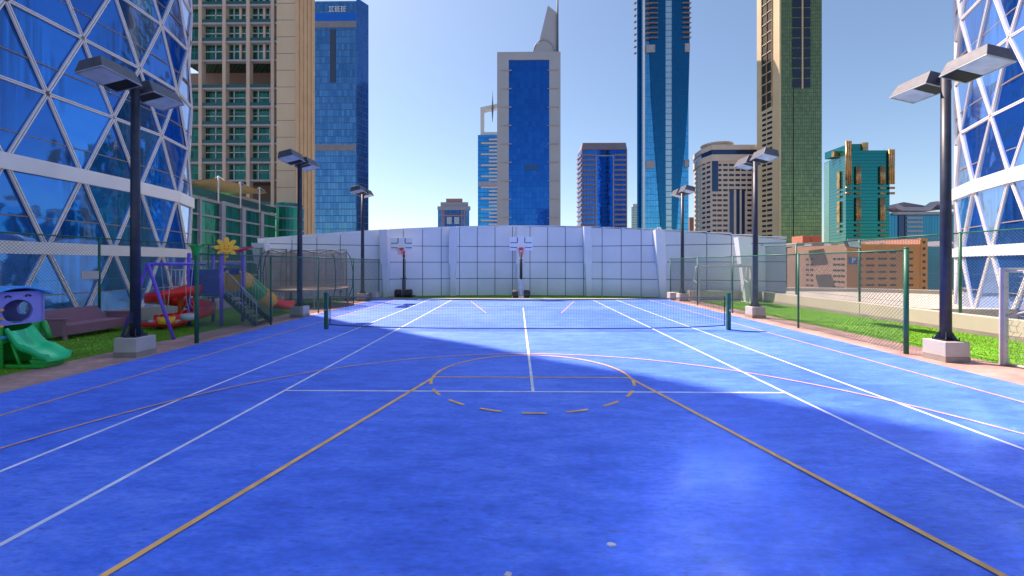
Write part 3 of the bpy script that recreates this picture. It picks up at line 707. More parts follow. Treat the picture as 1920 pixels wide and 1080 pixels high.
parts("plant_floor", [(X(1212), X(1228), Y-.3, Y+1, Z(1244, 98), Z(1244, 84)), (X(1284), X(1293.5), Y-.3, Y, Z(1244, 98), Z(1244, 82)), (X(1212), X(1228), Y+.4, Y+1, Z(1244, 315), Z(1244, 301)), (X(1284), X(1293), Y+.4, Y+1, Z(1244, 313), Z(1244, 299))], M_greyband, T)

# ---- beige banded hotel (px 1301-1421)
Y = 230; T = at("banded_hotel", 1350, Y, "cream hotel with ribbon windows and a round roof disc beside the tallest blue tower", "building")
X = lambda px: wx(px, Y); Z = lambda px, py: wz(px, py, Y)
M_h = mat("hotel_cream", (.64, .53, .46), .75, var=.06, scale=.3); M_hw = mat("hotel_window", (.015, .02, .045), .15)
M_hb = mat("hotel_blueglass", (.02, .05, .13), .12, metal=.4)
zt = Z(1350, 272); zb = Z(1350, 302)
LX2 = X(1334); W0, W1 = Q(1301, 22), Q(1315, 9)
plan = [W0, W1, (LX2, Y), (X(1428), Y), (X(1428), Y+40), Q(1304, 40)]
MB().prism(plan, GZ, zb).build("wall", M_h, T)
def grow(p, e): return [(p[0][0]-e, p[0][1]), (p[1][0]-e, p[1][1]-e), (p[2][0], p[2][1]-e), (p[3][0]+e, p[3][1]-e), (p[4][0]+e, p[4][1]), (p[5][0]-e, p[5][1])]
MB().prism(grow(plan, .6), zb, Z(1350, 290)).build("cornice", M_h, T)
MB().prism(plan, Z(1350, 290), Z(1350, 281)).build("sky_glazing", M_hb, T)
MB().prism(grow(plan, .6), Z(1350, 281), zt).build("roof_parapet", M_h, T)
MB().lathe((X(1362), Y+11, 0), [(7.5, zt), (7.5, Z(1350, 267)), (8.8, Z(1350, 264)), (8.8, Z(1350, 262)), (7, Z(1350, 261))], 32, False).build("roof_disc", M_h, T)
ws = []
for r_ in range(16):
    py = 300+r_*9.45
    xs = [(1347, 1352.5), (1356, 1364), (1367, 1376), (1379, 1387), (1390, 1398), (1401, 1409), (1412, 1416)]
    if r_ >= 7: xs = [(1336, 1343), (1345, 1353), (1356, 1364)]+[(1401, 1409), (1412, 1416)]
    for a, b in xs: ws.append((X(a), X(b), Y-.02, Z(1350, py+2), Z(1350, py-2)))
def angled(a, b, n_, f0, f1):
    pass
wins(T, ws, M_hw, thick=.3)
g = MB()
for r_ in range(16):
    py = 302+r_*9.45
    for (pa, pb) in ((W0, W1), (W1, (LX2, Y))):
        for t0 in ((.12, .4), (.55, .88)):
            A_ = Vector((pa[0]+(pb[0]-pa[0])*t0[0], pa[1]+(pb[1]-pa[1])*t0[0], Z(1350, py))); B_ = Vector((pa[0]+(pb[0]-pa[0])*t0[1], pa[1]+(pb[1]-pa[1])*t0[1], Z(1350, py)))
            g.bar(A_, B_, .3, 1.25)
tag(g.build("side_window", M_hw, T), None, None, None, "stuff")
g = bx(X(1335), X(1346), Y-.35, Y, Z(1350, 359), Z(1350, 300)).box(X(1368), X(1396), Y-.35, Y, GZ, Z(1350, 357)); g.build("glass_strip", M_hb, T)
g = bx(X(1375), X(1379), Y-.8, Y, GZ, Z(1350, 357)).box(X(1386), X(1389), Y-.8, Y, GZ, Z(1350, 357)); g.build("pier", M_h, T)
T = at("brown_block", 1299, 400, "sliver of a low brown building left of the banded hotel", "building")
bx(wx(1293, 400), wx(1305, 400), 400, 415, GZ, wz(1299, 410, 400)).build("wall", mat("brown_wall", (.25, .14, .11), .8), T)
bx(wx(1294, 400), wx(1303, 400), 402, 412, wz(1299, 410, 400), wz(1299, 407, 400)).build("roof_block", M_st, T)

# ---- gold and green tower (px 1419-1541)
Y = 210; T = at("gold_green_tower", 1480, Y, "very tall gold-edged green glass tower right of the banded hotel")
X = lambda px: wx(px, Y); Z = lambda px, py: wz(px, py, Y)
zt = Z(1480, -40); M_gold = mat("gold_stone", (.56, .45, .27), .55, var=.08, scale=.1); M_goldglass = mat("gold_glass", (.46, .29, .12), .28, metal=.6, var=.45, scale=.35)
M_gg = glass("glass_t9", (.09, .14, .07), (.25, .30, .12), (.02, .05, .04), 1.1, 1.9, .14, .18, .6, .10, .05, .25, jit=.8, tilt=.5)
W0 = Q(1419, 14)
MB().prism([W0, (X(1462), Y), (X(1462), Y+18), Q(1422, 20)], GZ, zt).build("stone_wall", M_gold, T)
bx(X(1462), X(1541), Y+.02, Y+18, GZ, zt).build("green_glass", M_gg, T)
bx(X(1460), X(1463), Y-.6, Y, GZ, zt).build("corner_strip", M_gold, T)
bx(X(1487), X(1488.3), Y-.15, Y, GZ, Z(1480, 165)).build("joint_strip", M_dark, T)
def side(t, py, e=.12): # a point on the left stone wall
    return Vector((W0[0]+(X(1462)-W0[0])*t-e*.4, Y+14-14*t-e, Z(1480, py)))
g = MB()
g.add([side(.22, 195), side(.66, 192), side(.66, -40), side(.22, -40)], [(0, 1, 2, 3)]); g.build("dark_strip", M_dark, T)
g = MB()
for i in range(-2, 10): g.bar(side(.22, i*19.5+8, .3), side(.66, i*19.5+7, .3), .3, .4)
g.build("gold_band", M_gold, T); g = MB()
for t in (.22, .44, .66): g.bar(side(t, 193, .35), side(t, -40, .35), .5, .3)
g.build("gold_mullion", M_goldglass, T)
ws = []
g = MB()
for i in range(26):
    py = 203+i*9.9
    for a, b in ((.26, .42), (.48, .68)): g.bar(side(a, py, .05), side(b, py, .05), .5, 1.15)
g.build("window", M_hw, T)["kind"] = "stuff"
for i in range(-2, 9):
    wins(T, [(X(1486), X(1502), Y-.1, Z(1480, i*18.9+13), Z(1480, i*18.9-3)), (X(1505), X(1519), Y-.1, Z(1480, i*18.9+13), Z(1480, i*18.9-3))], M_hw, thick=.3)
bx(X(1502.5), X(1505), Y-.5, Y, Z(1480, 167), zt).build("gold_pier", M_gold, T)

# ---- teal tower (px 1545-1675)
Y = 235; T = at("teal_tower", 1610, Y, "stocky teal glass tower with gold bay strips right of the gold and green tower", "building")
X = lambda px: wx(px, Y); Z = lambda px, py: wz(px, py, Y)
M_tg = glass("glass_t10", (.008, .17, .17), (.012, .21, .20), (.004, .08, .09), 40, 1.9, .1, .3, .75, .12, .02, .3, jit=.3)
M_tgp = glass("glass_t10b", (.15, .32, .28), (.20, .40, .34), (.10, .2, .2), 1.6, 1.9, .1, .2, .6, .2)
zt = Z(1610, 282)
plan = [Q(1545, 30), Q(1555, 23), Q(1578, 6), (X(1586), Y), (X(1668), Y), (X(1668), Y+35), Q(1548, 36)]
MB().prism(plan, GZ, zt).build("teal_glass", M_tg, T)
w0, w1 = Q(1545, 29.8), Q(1555, 22.8)
MB().prism([w0, w1, (w1[0]+.5, w1[1]+.5), (w0[0]+.5, w0[1]+.5)], GZ, zt-.5).build("pale_corner", M_tgp, T)
bx(X(1596), X(1622), Y+2, Y+20, zt, Z(1610, 268)).build("roof_house", M_tg, T)
def ribs(pa, pb, y, z0, z1):
    mb = MB(); n = 3; w_ = (X(pb)-X(pa))/n
    for k in range(n): mb.cyl((X(pa)+w_*(k+.5), y+.3, z0), (X(pa)+w_*(k+.5), y+.3, z1), w_*.56, 10)
    return mb
ribs(1583.5, 1594.5, Y-1, Z(1610, 346), Z(1610, 265)).build("gold_corner", M_goldglass, T)
ribs(1664, 1675, Y-1, Z(1610, 346), Z(1610, 281)).build("gold_corner", M_goldglass, T)
bx(X(1621), X(1631), Y+1, Y+4, zt, Z(1610, 266)).build("roof_block", M_goldglass, T)
bx(wx(1564, Y+9), wx(1583, Y+9), Y+9, Y+11, zt-1, Z(1610, 275)).build("roof_block", M_goldglass, T)
for px in (1603, 1648):
    for (a, b) in ((346, 312), (415, 371), (355, 351), (365, 361), (424, 420), (434, 430), (443, 440)):
        ribs(px, px+9.5, Y-.9, Z(1610, a), Z(1610, b)).build("gold_bay", M_goldglass, T)
gx, gy = Q(1575, 8)
for (a, b) in ((349, 316), (415, 374), (357, 354), (367, 363), (424, 420), (434, 430)): MB().cbox((gx, gy, (Z(1610, a)+Z(1610, b))/2), (2.2, 2.0, Z(1610, b)-Z(1610, a))).build("gold_bay", M_goldglass, T)
for (a, b) in ((355, 351), (365, 361)):
    for pa in (1584, 1665): ribs(pa, pa+10.5, Y-.9, Z(1610, a), Z(1610, b)).build("gold_bay", M_goldglass, T)
MB().cyl((X(1663), Y+3, zt), (X(1669), Y+3, Z(1610, 273)), .25, 6, .1).build("antenna", M_greyband, T)

# ---- low grey-roofed office (px 1668-1772)
Y = 190; T = at("grey_office", 1720, Y, "low blue glazed office with winged grey roof bands beside the right lattice tower", "building")
X = lambda px: wx(px, Y); Z = lambda px, py: wz(px, py, Y)
vol(T, "glazing", glass("glass_t11", (.02, .16, .30), (.04, .24, .42), (.01, .06, .12), 1.3, 40, .2, .1, .7, .1), 1668, 1790, 20, GZ, Z(1720, 402))
g = MB().box(X(1676), X(1790), Y-2, Y+2, Z(1720, 403), Z(1720, 398))
g.extrude([(X(1674), Z(1720, 384)), (X(1674), Z(1720, 390)), (X(1686), Z(1720, 396)), (X(1738), Z(1720, 396)), (X(1752), Z(1720, 384)), (X(1768), Z(1720, 392)), (X(1790), Z(1720, 392)), (X(1790), Z(1720, 386)), (X(1768), Z(1720, 384)), (X(1752), Z(1720, 378)), (X(1736), Z(1720, 389)), (X(1690), Z(1720, 389)), (X(1678), Z(1720, 383))], 'y', Y-1.5, Y+2)
g.build("roof_band", M_greyband, T)
MB().hexa([(X(1674), Y+4, Z(1720, 390)), (X(1790), Y+4, Z(1720, 390)), (X(1790), Y+16, Z(1720, 390)), (X(1730), Y+16, Z(1720, 390))], [(X(1690), Y+5, Z(1720, 381)), (X(1712), Y+4.5, Z(1720, 376)), (X(1750), Y+14, Z(1720, 377)), (X(1735), Y+14, Z(1720, 379))]).build("roof", M_st, T)
g = MB()
for i in range(7): g.box(X(1698), X(1728), Y-.8, Y, Z(1720, 411+i*8.2), Z(1720, 407+i*8.2))
g.build("balcony_band", M_greyband, T)
bx(X(1695), X(1698), Y-.5, Y, GZ, Z(1720, 403)).box(X(1684), X(1695), Y-.3, Y, GZ, Z(1720, 403)).build("dark_strip", M_hb, T)

# ---- orange car park (px 1480-1738)
Y = 62; T = at("orange_car_park", 1640, Y, "orange car park block with rows of small dark openings and a blue parking sign", "building")
X = lambda px: wx(px, Y); Z = lambda px, py: wz(px, py, Y)
M_or = mat("orange_render", (.80, .30, .07), .8, var=.06, scale=.4); M_br = mat("brown_render", (.31, .18, .13), .8, var=.08, scale=.4)
zt = Z(1640, 458); zt2 = Z(1640, 447)
vol(T, "front_wall", M_or, 1588, 1725, 12, GZ, zt)
bx(X(1725), X(1738), Y-.1, Y+12, GZ, zt2).build("tower_wall", M_or, T)
W0 = Q(1478, 14)
MB().prism([W0, (X(1588), Y+.02), (X(1589), Y+1), (W0[0]+.5, Y+15)], GZ, zt).build("side_wall", M_br, T)
g = MB()
for k in range(46): 
    xx = X(1590)+k*(X(1725)-X(1590))/46; g.box(xx, xx+.09, Y+.02, Y+.1, zt, zt+.75)
g.box(X(1590), X(1725), Y+.02, Y+.1, zt+.75, zt+.83)
g.build("roof_railing", M_greyband, T)
g = MB()
rn = random.Random(4)
for k in range(14): xx = X(1540)+k*2.3; g.box(xx, xx+rn.uniform(1, 2), Y+5+rn.uniform(0, 4), Y+9, zt, zt+rn.uniform(.3, .8))
g.build("roof_plant", M_greyband, T)
for pa, pb in ((1505, 1520), (1521, 1540)):
    q0, q1 = Q(pa, 14), Q(pb, 14); bx(q0[0], q1[0], Y+14, Y+17, zt, wz(pa, 442, Y+14)).build("roof_block", mat("rust_block", (.42, .16, .10), .8), T)
ws = []
for r_ in range(7):
    py = 473+r_*12.3
    for a, n_ in ((1609.5, 2), (1624, 4), (1647, 4), (1669, 3), (1693, 5)):
        for k in range(n_): ws.append((X(a+k*3.9), X(a+k*3.9+2.6), Y-.01, Z(1640, py+1.7), Z(1640, py-1.7)))
ws.sort(key=lambda q: q[3], reverse=True)
wins(T, ws, M_dark, name="wall_opening", thick=.12)
g = MB()
for r_ in range(8): g.cbox(((X(1729)+X(1733))/2, Y-.11, Z(1640, 454+r_*12.2)), (.36, .12, .36))
g.build("tower_opening", M_dark, T)
g = MB()
for r_ in range(7):
    for t0 in (.35, .43, .80, .86, .92):
        a = Vector((W0[0]+(X(1588)-W0[0])*t0, Y+14-14*t0-.02, Z(1560, 485+r_*11))); b = a+Vector(((X(1588)-W0[0])*.045, -14*.045, 0)); MB().bar(a, b, .1, .26).build("side_opening", M_dark, T)
def text(name, s_, size, loc, m, parent, rot=(R(90), 0, 0), ext=.01):
    c = bpy.data.curves.new(name, 'FONT'); c.body = s_; c.size = size; c.extrude = ext; c.align_x = 'CENTER'; c.align_y = 'CENTER'
    t = bpy.data.objects.new(name, c); COL.objects.link(t); dg = bpy.context.evaluated_depsgraph_get()
    me = bpy.data.meshes.new_from_object(t.evaluated_get(dg)); bpy.data.objects.remove(t)
    o = bpy.data.objects.new(name, me); COL.objects.link(o); me.materials.clear(); me.materials.append(m)
    o.rotation_euler = rot; o.parent = parent; o.location = Vector(loc)-org(parent); return o
T2 = thing("parking_sign", (X(1598.5), Y-.1, Z(1640, 488)), "square blue parking sign with white letter P on the orange car park wall", "sign")
bx(X(1591), X(1606), Y-.16, Y-.04, Z(1640, 495.5), Z(1640, 482)).build("sign_plate", mat("sign_plate_blue", (.04, .10, .38), .4), T2)
text("letter", "P", 1.15, (X(1598.5), Y-.18, Z(1640, 488.7)), mat("sign_letter", (.75, .78, .8), .5), T2, ext=.03)

# ================================================================== back wall of metal panels
def bwY(x): return 27.3-0.0205*x*x
def bwZ(x): return 4.61-0.0053*x*x
T = thing("panelled_wall", (0, 26.9, 0), "long pale lavender wall of square metal panels closing the far end of the court", "wall")
xs = [-14.4+i*1.17 for i in range(26)]
g = MB(); rowz = [0.0, 1.13, 2.22, 3.27, 99]
def quadblock(mb, xa, xb, za, zb0, zb1, t0, t1):
    """a slab standing on the wall line between xa and xb; t0/t1 = distance in front"""
    pa, pb = (xa, bwY(xa)), (xb, bwY(xb))
    mb.hexa([(pa[0], pa[1]-t1, za), (pb[0], pb[1]-t1, za), (pb[0], pb[1]-t0, za), (pa[0], pa[1]-t0, za)],
            [(pa[0], pa[1]-t1, zb0), (pb[0], pb[1]-t1, zb1), (pb[0], pb[1]-t0, zb1), (pa[0], pa[1]-t0, zb0)])
bk = MB(); cp = MB(); GP = .021
rn = random.Random(9)
for i in range(25):
    a, b = xs[i], xs[i+1]
    quadblock(bk, a, b, -.3, bwZ(a)-.03, bwZ(b)-.03, -.5, 0)
    quadblock(cp, a, b, bwZ(a)-.0, bwZ(a)+.07, bwZ(b)+.07, -.5, .07)
    for r_ in range(4):
        z0 = rowz[r_]+GP; z1a = min(rowz[r_+1]-GP, bwZ(a)-.01); z1b = min(rowz[r_+1]-GP, bwZ(b)-.01)
        t = .045+rn.uniform(-.003, .003); quadblock(g, a+GP, b-GP, z0, z1a, z1b, .004, t)
bk.build("joint_backing", M_joint, T); g.build("metal_panels", M_clad, T); cp.build("coping", M_lip, T)
# end return on the left, leaning outwards, and on the right
xl, xr = xs[0], xs[-1]
MB().hexa([(xl+.05, bwY(xl)-.10, -.2), (xl+.25, bwY(xl)+.5, -.2), (xl, bwY(xl)+3, -.2), (xl-.2, bwY(xl)+3, -.2)],
          [(xl-.35, bwY(xl)-.2, bwZ(xl)+.05), (xl+.25, bwY(xl)+.5, bwZ(xl)+.05), (xl, bwY(xl)+3, bwZ(xl)), (xl-.45, bwY(xl)+3, bwZ(xl))]).build("end_return", M_clad, T)
# leaning buttresses
for (pt0, pt1, pb0, pb1, grey) in ((713, 728, 719, 727, 0), (843.5, 856.5, 844.5, 853, 0), (969, 982, 970.5, 980, 0), (1094, 1107.5, 1100, 1109.5, 0), (1227, 1244, 1238, 1250, 0), (1380, 1404, 1398, 1407, 1), (476, 500, 488, 503, 1)):
    xa, xb, xc, xd = [rx(p)*25.6 for p in (pt0, pt1, pb0, pb1)]
    xm = (xa+xb)/2; yw = bwY(xm); sc_ = (yw-.3)/25.6; xa, xb, xc, xd = xa*sc_, xb*sc_, xc*sc_, xd*sc_; zt_ = bwZ(xm)+.02; yw -= .02
    mb = MB().hexa([(xc, yw-.30, 0.0), (xd, yw-.30, 0.0), (xd, yw, 0.0), (xc, yw, 0.0)], [((xa*.45+xc*.55), yw-.34, 2.1), ((xb*.45+xd*.55), yw-.34, 2.1), ((xb*.45+xd*.55), yw, 2.1), ((xa*.45+xc*.55), yw, 2.1)])
    q0, q1 = xa*.45+xc*.55, xb*.45+xd*.55
    mb.hexa([(q0-.07, yw-.42, 2.1), (q1+.05, yw-.42, 2.1), (q1+.05, yw, 2.1), (q0-.07, yw, 2.1)], [(xa, yw-.50, zt_), (xb, yw-.50, zt_), (xb, yw, zt_), (xa, yw, zt_)])
    mb.build("buttress", M_clad, T)

# ================================================================== low walls
T = thing("parapet_wall", (13.85, 15, 0), "low cream parapet wall along the right-hand grass strip under the outer fence", "wall")
g = bx(13.6, 14.15, -6, 16.4, 0, .55).box(13.6, 14.15, 16.43, 24.6, 0, .55); g.build("wall_body", M_cream, T)
bx(13.575, 13.6, -6, 24.6, 0, .13).build("base_strip", M_plinthb, T)  # dark strip modelled for the shadow along the parapet's foot
T = thing("parapet_wall", (-13.5, 18, 0), "low white wall behind the swing and sofa at the foot of the left lattice tower", "wall")
bx(-13.75, -13.3, 13.2, 24, 0, .54).build("wall_body", M_plinth, T)
bx(-13.3, -13.27, 13.2, 24, 0, .10).build("base_strip", M_plinthb, T)
bx(-14.2, -13.75, -6, 24, -2, .3).build("wall_base", M_conc, T)
T = thing("planter_wall", (11.5, 24.2, 0), "low cream planter wall behind the far goal in the right-hand corner", "wall")
bx(9.9, 13.55, 23.6, 24.0, 0, .55).build("wall_body", M_cream, T, .015)
bx(9.9, 13.55, 23.575, 23.6, 0, .1).build("base_strip", M_plinthb, T)
for x, y, s_, lb in ((-8.75, 24.0, (.9, .55, .42), "white painted concrete block at the far left corner of the court"), (9.15, 24.05, (.62, .5, .42), "white painted concrete block at the far right corner beside the panelled wall")):
    T = thing("concrete_block", (x, y, 0), lb, "concrete block")
    MB().cbox((x, y, s_[2]/2+.02), s_).build("block_body", M_plinth, T, .012)
T = thing("curved_roof", (24, 26, -.4), "pale curved concrete roof edge seen over the parapet below the orange car park", "roof")
pts = [(16.0, 20), (16.0, 33), (19, 36.5), (24, 38), (30, 37), (38, 32), (38, 19)]
MB().prism(pts, -.9, -.35).build("roof_slab", M_cream, T)
inn = [(27+(x-27)*.93, 27.5+(y-27.5)*.93) for x, y in pts]
g = MB()
for i in range(len(pts)):
    a, b = pts[i], pts[(i+1) % len(pts)]; c, d_ = inn[i], inn[(i+1) % len(pts)]
    g.prism([a, b, d_, c], -.35, -.05)
g.build("roof_upstand", M_cream, T)
T = thing("service_block", (24, 19, -15), "podium roof block beyond the right parapet carrying the pale curved roof", "building")
bx(15.2, 23, 8, 19.9, -15, -1.4).build("wall", M_conc, T)
bx(16.2, 37.8, 20.2, 31.8, -15, -.95).build("wall", M_conc, T)

# ================================================================== fences
def chain(mb, a, b, z0, z1, s_=.095, r_=.0045):
    a = Vector((a[0], a[1])); b = Vector((b[0], b[1])); L = (b-a).length; t = (b-a)/L; H = z1-z0; n = int((L+H)/s_)
    def pt(u, zz): return Vector((a.x+t.x*u, a.y+t.y*u, zz))
    for i in range(n+1):
        u0 = i*s_
        # rising to the right: starts on the bottom or left edge
        s0, e0 = u0-H, u0
        ua, za = (s0, z0) if s0 >= 0 else (0, z0-s0); ub, zb = (e0, z1) if e0 <= L else (L, z1-(e0-L))
        if ub > ua+.001:
            mb.wire(pt(ua, za), pt(ub, zb), r_); mb.wire(pt(L-ua, za), pt(L-ub, zb), r_)
def fence(label, pts, z0, zt, posts_r=.03, big=(), mesh_mat=None, name="chain_link_fence", base=None):
    T = thing(name, (pts[0][0], pts[0][1], z0), label, "fence", None)
    for i, p in enumerate(pts):
        r_ = .05 if i in big else posts_r
        zz = zt+(.05 if i in big else .02)
        mb = MB().cyl((p[0], p[1], z0), (p[0], p[1], zz), r_, 12); mb.ball((p[0], p[1], zz), r_*1.15, 10, (1, 1, .5)); mb.build("post", M_green, T)
    for i in range(len(pts)-1):
        a, b = pts[i], pts[i+1]
        MB().cyl((*a, zt), (*b, zt), .021, 8).build("top_rail", M_green, T)
        MB().wire((*a, z0+.06), (*b, z0+.06), .006).wire((*a, (z0+zt)/2), (*b, (z0+zt)/2), .005).build("tension_wire", M_wire, T)
        mb = MB(); chain(mb, a, b, z0+.05, zt-.01); mb.build("chain_link_mesh", mesh_mat or M_wire, T)
    return T
lf = fence("green chain-link fence between the blue court and the playground on the left", [(-8.53, 10.7), (-8.53, 13.95), (-8.53, 17.3), (-8.53, 21.0), (-8.53, 24.9)], 0, 2.37, big=(0,))
g = MB().lathe((-8.53, 10.7, 0), [(.05, 2.30), (.06, 2.40), (.14, 2.56), (.16, 2.60), (.02, 2.61)], 12)
for k in range(7):
    a = k*.9; g.hexa([(-8.53+.04*math.cos(a+s), 10.7+.04*math.sin(a+s), 2.5) for s in (0, .8, 1.6, 2.4)], [(-8.53+.20*math.cos(a)+.03*math.cos(s), 10.7+.20*math.sin(a)+.03*math.sin(s), 2.60) for s in (0, 1.57, 3.1, 4.7)])
g.build("post_cap", M_pgreen, lf)
fence("green chain-link fence between the blue court and the bright grass strip on the right", [(9.08, 9.66), (9.2, 13.5), (9.2, 17.6), (9.2, 21.0), (9.2, 24.7)], 0, 2.42, big=(0,))
fence("tall green outer chain-link fence in front of the left lattice tower", [(-13.5, 8.2), (-13.5, 12.95), (-13.5, 17.6), (-13.5, 21.2), (-13.4, 23.4)], .3, 2.93, posts_r=.035)
fence("short return of green chain-link fence behind the trampoline", [(-13.2, 23.5), (-10.9, 23.0), (-9.7, 22.9)], 0, 2.9)
fence("tall green outer chain-link fence standing on the right cream parapet", [(14.0, 5.5), (14.0, 9.4), (14.0, 13.1), (14.0, 16.9), (14.0, 20.7), (14.0, 24.4)], .5, 3.08, posts_r=.04)
T = thing("wall_floodlight", (13.9, 16.9, 2.9), "small square floodlight clamped to a post of the right outer fence, facing the camera", "floodlight", None)
MB().hexa([(13.45, 16.75, 2.78), (13.85, 16.62, 2.72), (13.85, 16.8, 2.72), (13.45, 16.9, 2.78)], [(13.38, 16.78, 3.02), (13.75, 16.68, 3.05), (13.75, 16.86, 3.05), (13.38, 16.95, 3.02)]).build("housing", M_lamp, T)
MB().hexa([(13.47, 16.735, 2.80), (13.83, 16.605, 2.745), (13.83, 16.615, 2.745), (13.47, 16.745, 2.80)], [(13.41, 16.765, 3.0), (13.73, 16.665, 3.03), (13.73, 16.675, 3.03), (13.41, 16.775, 3.0)]).build("lens", M_lens, T)
MB().cyl((13.8, 16.85, 2.9), (14.0, 16.9, 2.95), .02, 8).build("bracket", M_lamp, T)
for (x, y, zz, lb) in ((8.75, 25.4, 4.28, "small white security camera on the wall above the far right corner"), (13.95, 23.4, 3.15, "small white camera on the right outer fence near the end of the panelled wall")):
    T = thing("security_camera", (x, y, zz), lb, "camera"); MB().tube([(x-.14, y-.12, zz+.02), (x+.1, y, zz+.06)], .055, 10).build("camera_body", M_whitep, T)
    MB().cyl((x, y, zz-.12), (x+.02, y+.02, zz+.05), .02, 8).build("bracket", M_lamp, T)
g = thing("fence_sign", (-13.4, 12.6, 1.6), "blank white rectangular sign wired to the left outer fence behind the sofa", "sign")
bx(-13.44, -13.42, 12.35, 12.86, 1.62, 1.88).build("sign_plate", M_whitep, g)

# ================================================================== tennis net
T = thing("tennis_net", (CXc, NY, 0), "long dark tennis net with green posts across the middle of the court", "tennis net")
NX0, NX1 = wx(609, 13.0), wx(1369, 13.0)
for x in (NX0, NX1):
    p = MB().box(x-.055, x+.055, NY-.055, NY+.055, 0, 1.16).box(x-.065, x+.065, NY-.065, NY+.065, 1.16, 1.175).build("post", M_green, T, .012)
    MB().cyl((x, NY-.07, .62), (x, NY-.14, .62), .03, 8).cyl((x+.0, NY-.1, .62), (x+.07, NY-.1, .62), .012, 6).build("winder", M_steel, p)
def ntop(x):
    t = abs((x-(NX0+NX1)/2)/((NX1-NX0)/2)); return .93+.13*t**1.6
def nbot(x):
    t = abs((x-(NX0+NX1)/2)/((NX1-NX0)/2)); return .03+.12*t**4
g = MB(); n = 250; xs_ = [NX0+.12+(NX1-NX0-.24)*i/n for i in range(n+1)]
for x in xs_: g.wire((x, NY, nbot(x)), (x, NY, ntop(x)), .0024)
for r_ in range(1, 19):
    for i in range(0, n, 5):
        xa, xb = xs_[i], xs_[min(i+5, n)]; f = r_/19
        g.wire((xa, NY, nbot(xa)*(1-f)+ntop(xa)*f), (xb, NY, nbot(xb)*(1-f)+ntop(xb)*f), .0024)
g.build("netting", M_net, T)
g = MB()
for i in range(0, n, 5):
    xa, xb = xs_[i], xs_[min(i+5, n)]
    g.bar((xa, NY, ntop(xa)), (xb, NY, ntop(xb)), .012, .035)
g.build("headband", mat("net_tape", (.22, .19, .20), .8), T)
g = MB()
for i in range(0, n, 5):
    xa, xb = xs_[i], xs_[min(i+5, n)]; g.bar((xa, NY, nbot(xa)), (xb, NY, nbot(xb)), .012, .03)
for x, s_ in ((NX0+.12, 1), (NX1-.12, -1)): g.bar((x, NY, nbot(x)), (x, NY, ntop(x)), .03, .012); g.wire((x, NY, ntop(x)), (x-s_*.08, NY, 1.1), .006); g.wire((x, NY, nbot(x)), (x-s_*.08, NY, .12), .006)
g.build("edge_band", M_net, T)
MB().tube([(NX1, NY-.05, .02), (NX1+.3, NY-.3, .012), (NX1+.7, NY-.42, .012), (NX1+1.0, NY-.36, .012)], .010, 6).build("post_shadow_line", M_net, T)  # right net post's shadow on the ground, shaped as a dark tube

# ================================================================== floodlight poles
def light_pole(label):
    T = thing("light_pole", (0, 0, 0), label, "floodlight pole", "floodlight poles along both sides of the court")
    MB().box(-.26, .26, -.25, .25, .11, .43).build("plinth", M_plinth, T, .012)
    MB().box(-.265, .265, -.255, .255, -.005, .11).build("plinth_base", M_plinthb, T)
    g = MB().box(-.15, .15, -.15, .15, .43, .45)
    for k in range(4):
        c, s_ = math.cos(k*math.pi/2+.78), math.sin(k*math.pi/2+.78)
        g.hexa([(c*.08-s_*.01, s_*.08+c*.01, .45), (c*.19-s_*.01, s_*.19+c*.01, .45), (c*.19+s_*.01, s_*.19-c*.01, .45), (c*.08+s_*.01, s_*.08-c*.01, .45)],
               [(c*.08-s_*.01, s_*.08+c*.01, .62), (c*.10-s_*.01, s_*.10+c*.01, .62), (c*.10+s_*.01, s_*.10-c*.01, .62), (c*.08+s_*.01, s_*.08-c*.01, .62)])
        g.cyl((c*.2, s_*.2, .43), (c*.2, s_*.2, .50), .012, 6)
    g.build("base_plate", M_pole, T)
    g = MB().tube([(0, 0, .45), (0, 0, 3.2), (0, 0, 6.22)], [.10, .092, .082], 20)
    g.box(-.035, .035, -.104, -.09, .75, 1.0); g.build("pole", M_pole, T)
    MB().bar((0, -.22, 6.20), (0, .22, 6.20), .07).box(-.05, .05, -.06, .06, 6.12, 6.26).build("crossarm", M_lamp, T)
    for s_ in (-1, 1):
        y0, y1 = .14*s_, 1.04*s_; dz = .03
        def q(y, x, zz): return (x-.25*zz, y, 6.08+zz+.25*x+dz*abs(y-y0))   # court side tipped up
        h = MB()
        h.hexa([q(y0, -.29, 0), q(y0, .29, 0), q(y1, .29, 0), q(y1, -.29, 0)], [q(y0+.03*s_, -.23, .29), q(y0+.03*s_, .23, .29), q(y1-.10*s_, .23, .27), q(y1-.10*s_, -.23, .27)])
        ho = h.build("floodlight_head", M_lamp, T, .01)
        MB().hexa([q(y0+.34*s_, -.26, -.012), q(y0+.34*s_, .26, -.012), q(y1-.04*s_, .26, -.012), q(y1-.04*s_, -.26, -.012)], [q(y0+.34*s_, -.26, -.002), q(y0+.34*s_, .26, -.002), q(y1-.04*s_, .26, -.002), q(y1-.04*s_, -.26, -.002)]).build("lens", M_lens, ho)
        MB().hexa([q(y0+.03*s_, -.26, -.012), q(y0+.03*s_, .26, -.012), q(y0+.32*s_, .26, -.012), q(y0+.32*s_, -.26, -.012)], [q(y0+.03*s_, -.26, -.002), q(y0+.03*s_, .26, -.002), q(y0+.32*s_, .26, -.002), q(y0+.32*s_, -.26, -.002)]).build("gear_cover", M_dark, ho)
        f = MB()
        for (ya, yb, xa, xb) in ((y0, y1, -.29, -.262), (y0, y1, .262, .29), (y1-.035*s_, y1, -.262, .262), (y0, y0+.025*s_, -.262, .262)):
            f.hexa([q(ya, xa, -.02), q(ya, xb, -.02), q(yb, xb, -.02), q(yb, xa, -.02)], [q(ya, xa, -.001), q(ya, xb, -.001), q(yb, xb, -.001), q(yb, xa, -.001)])
        f.build("lens_frame", M_steel, ho)
    return T
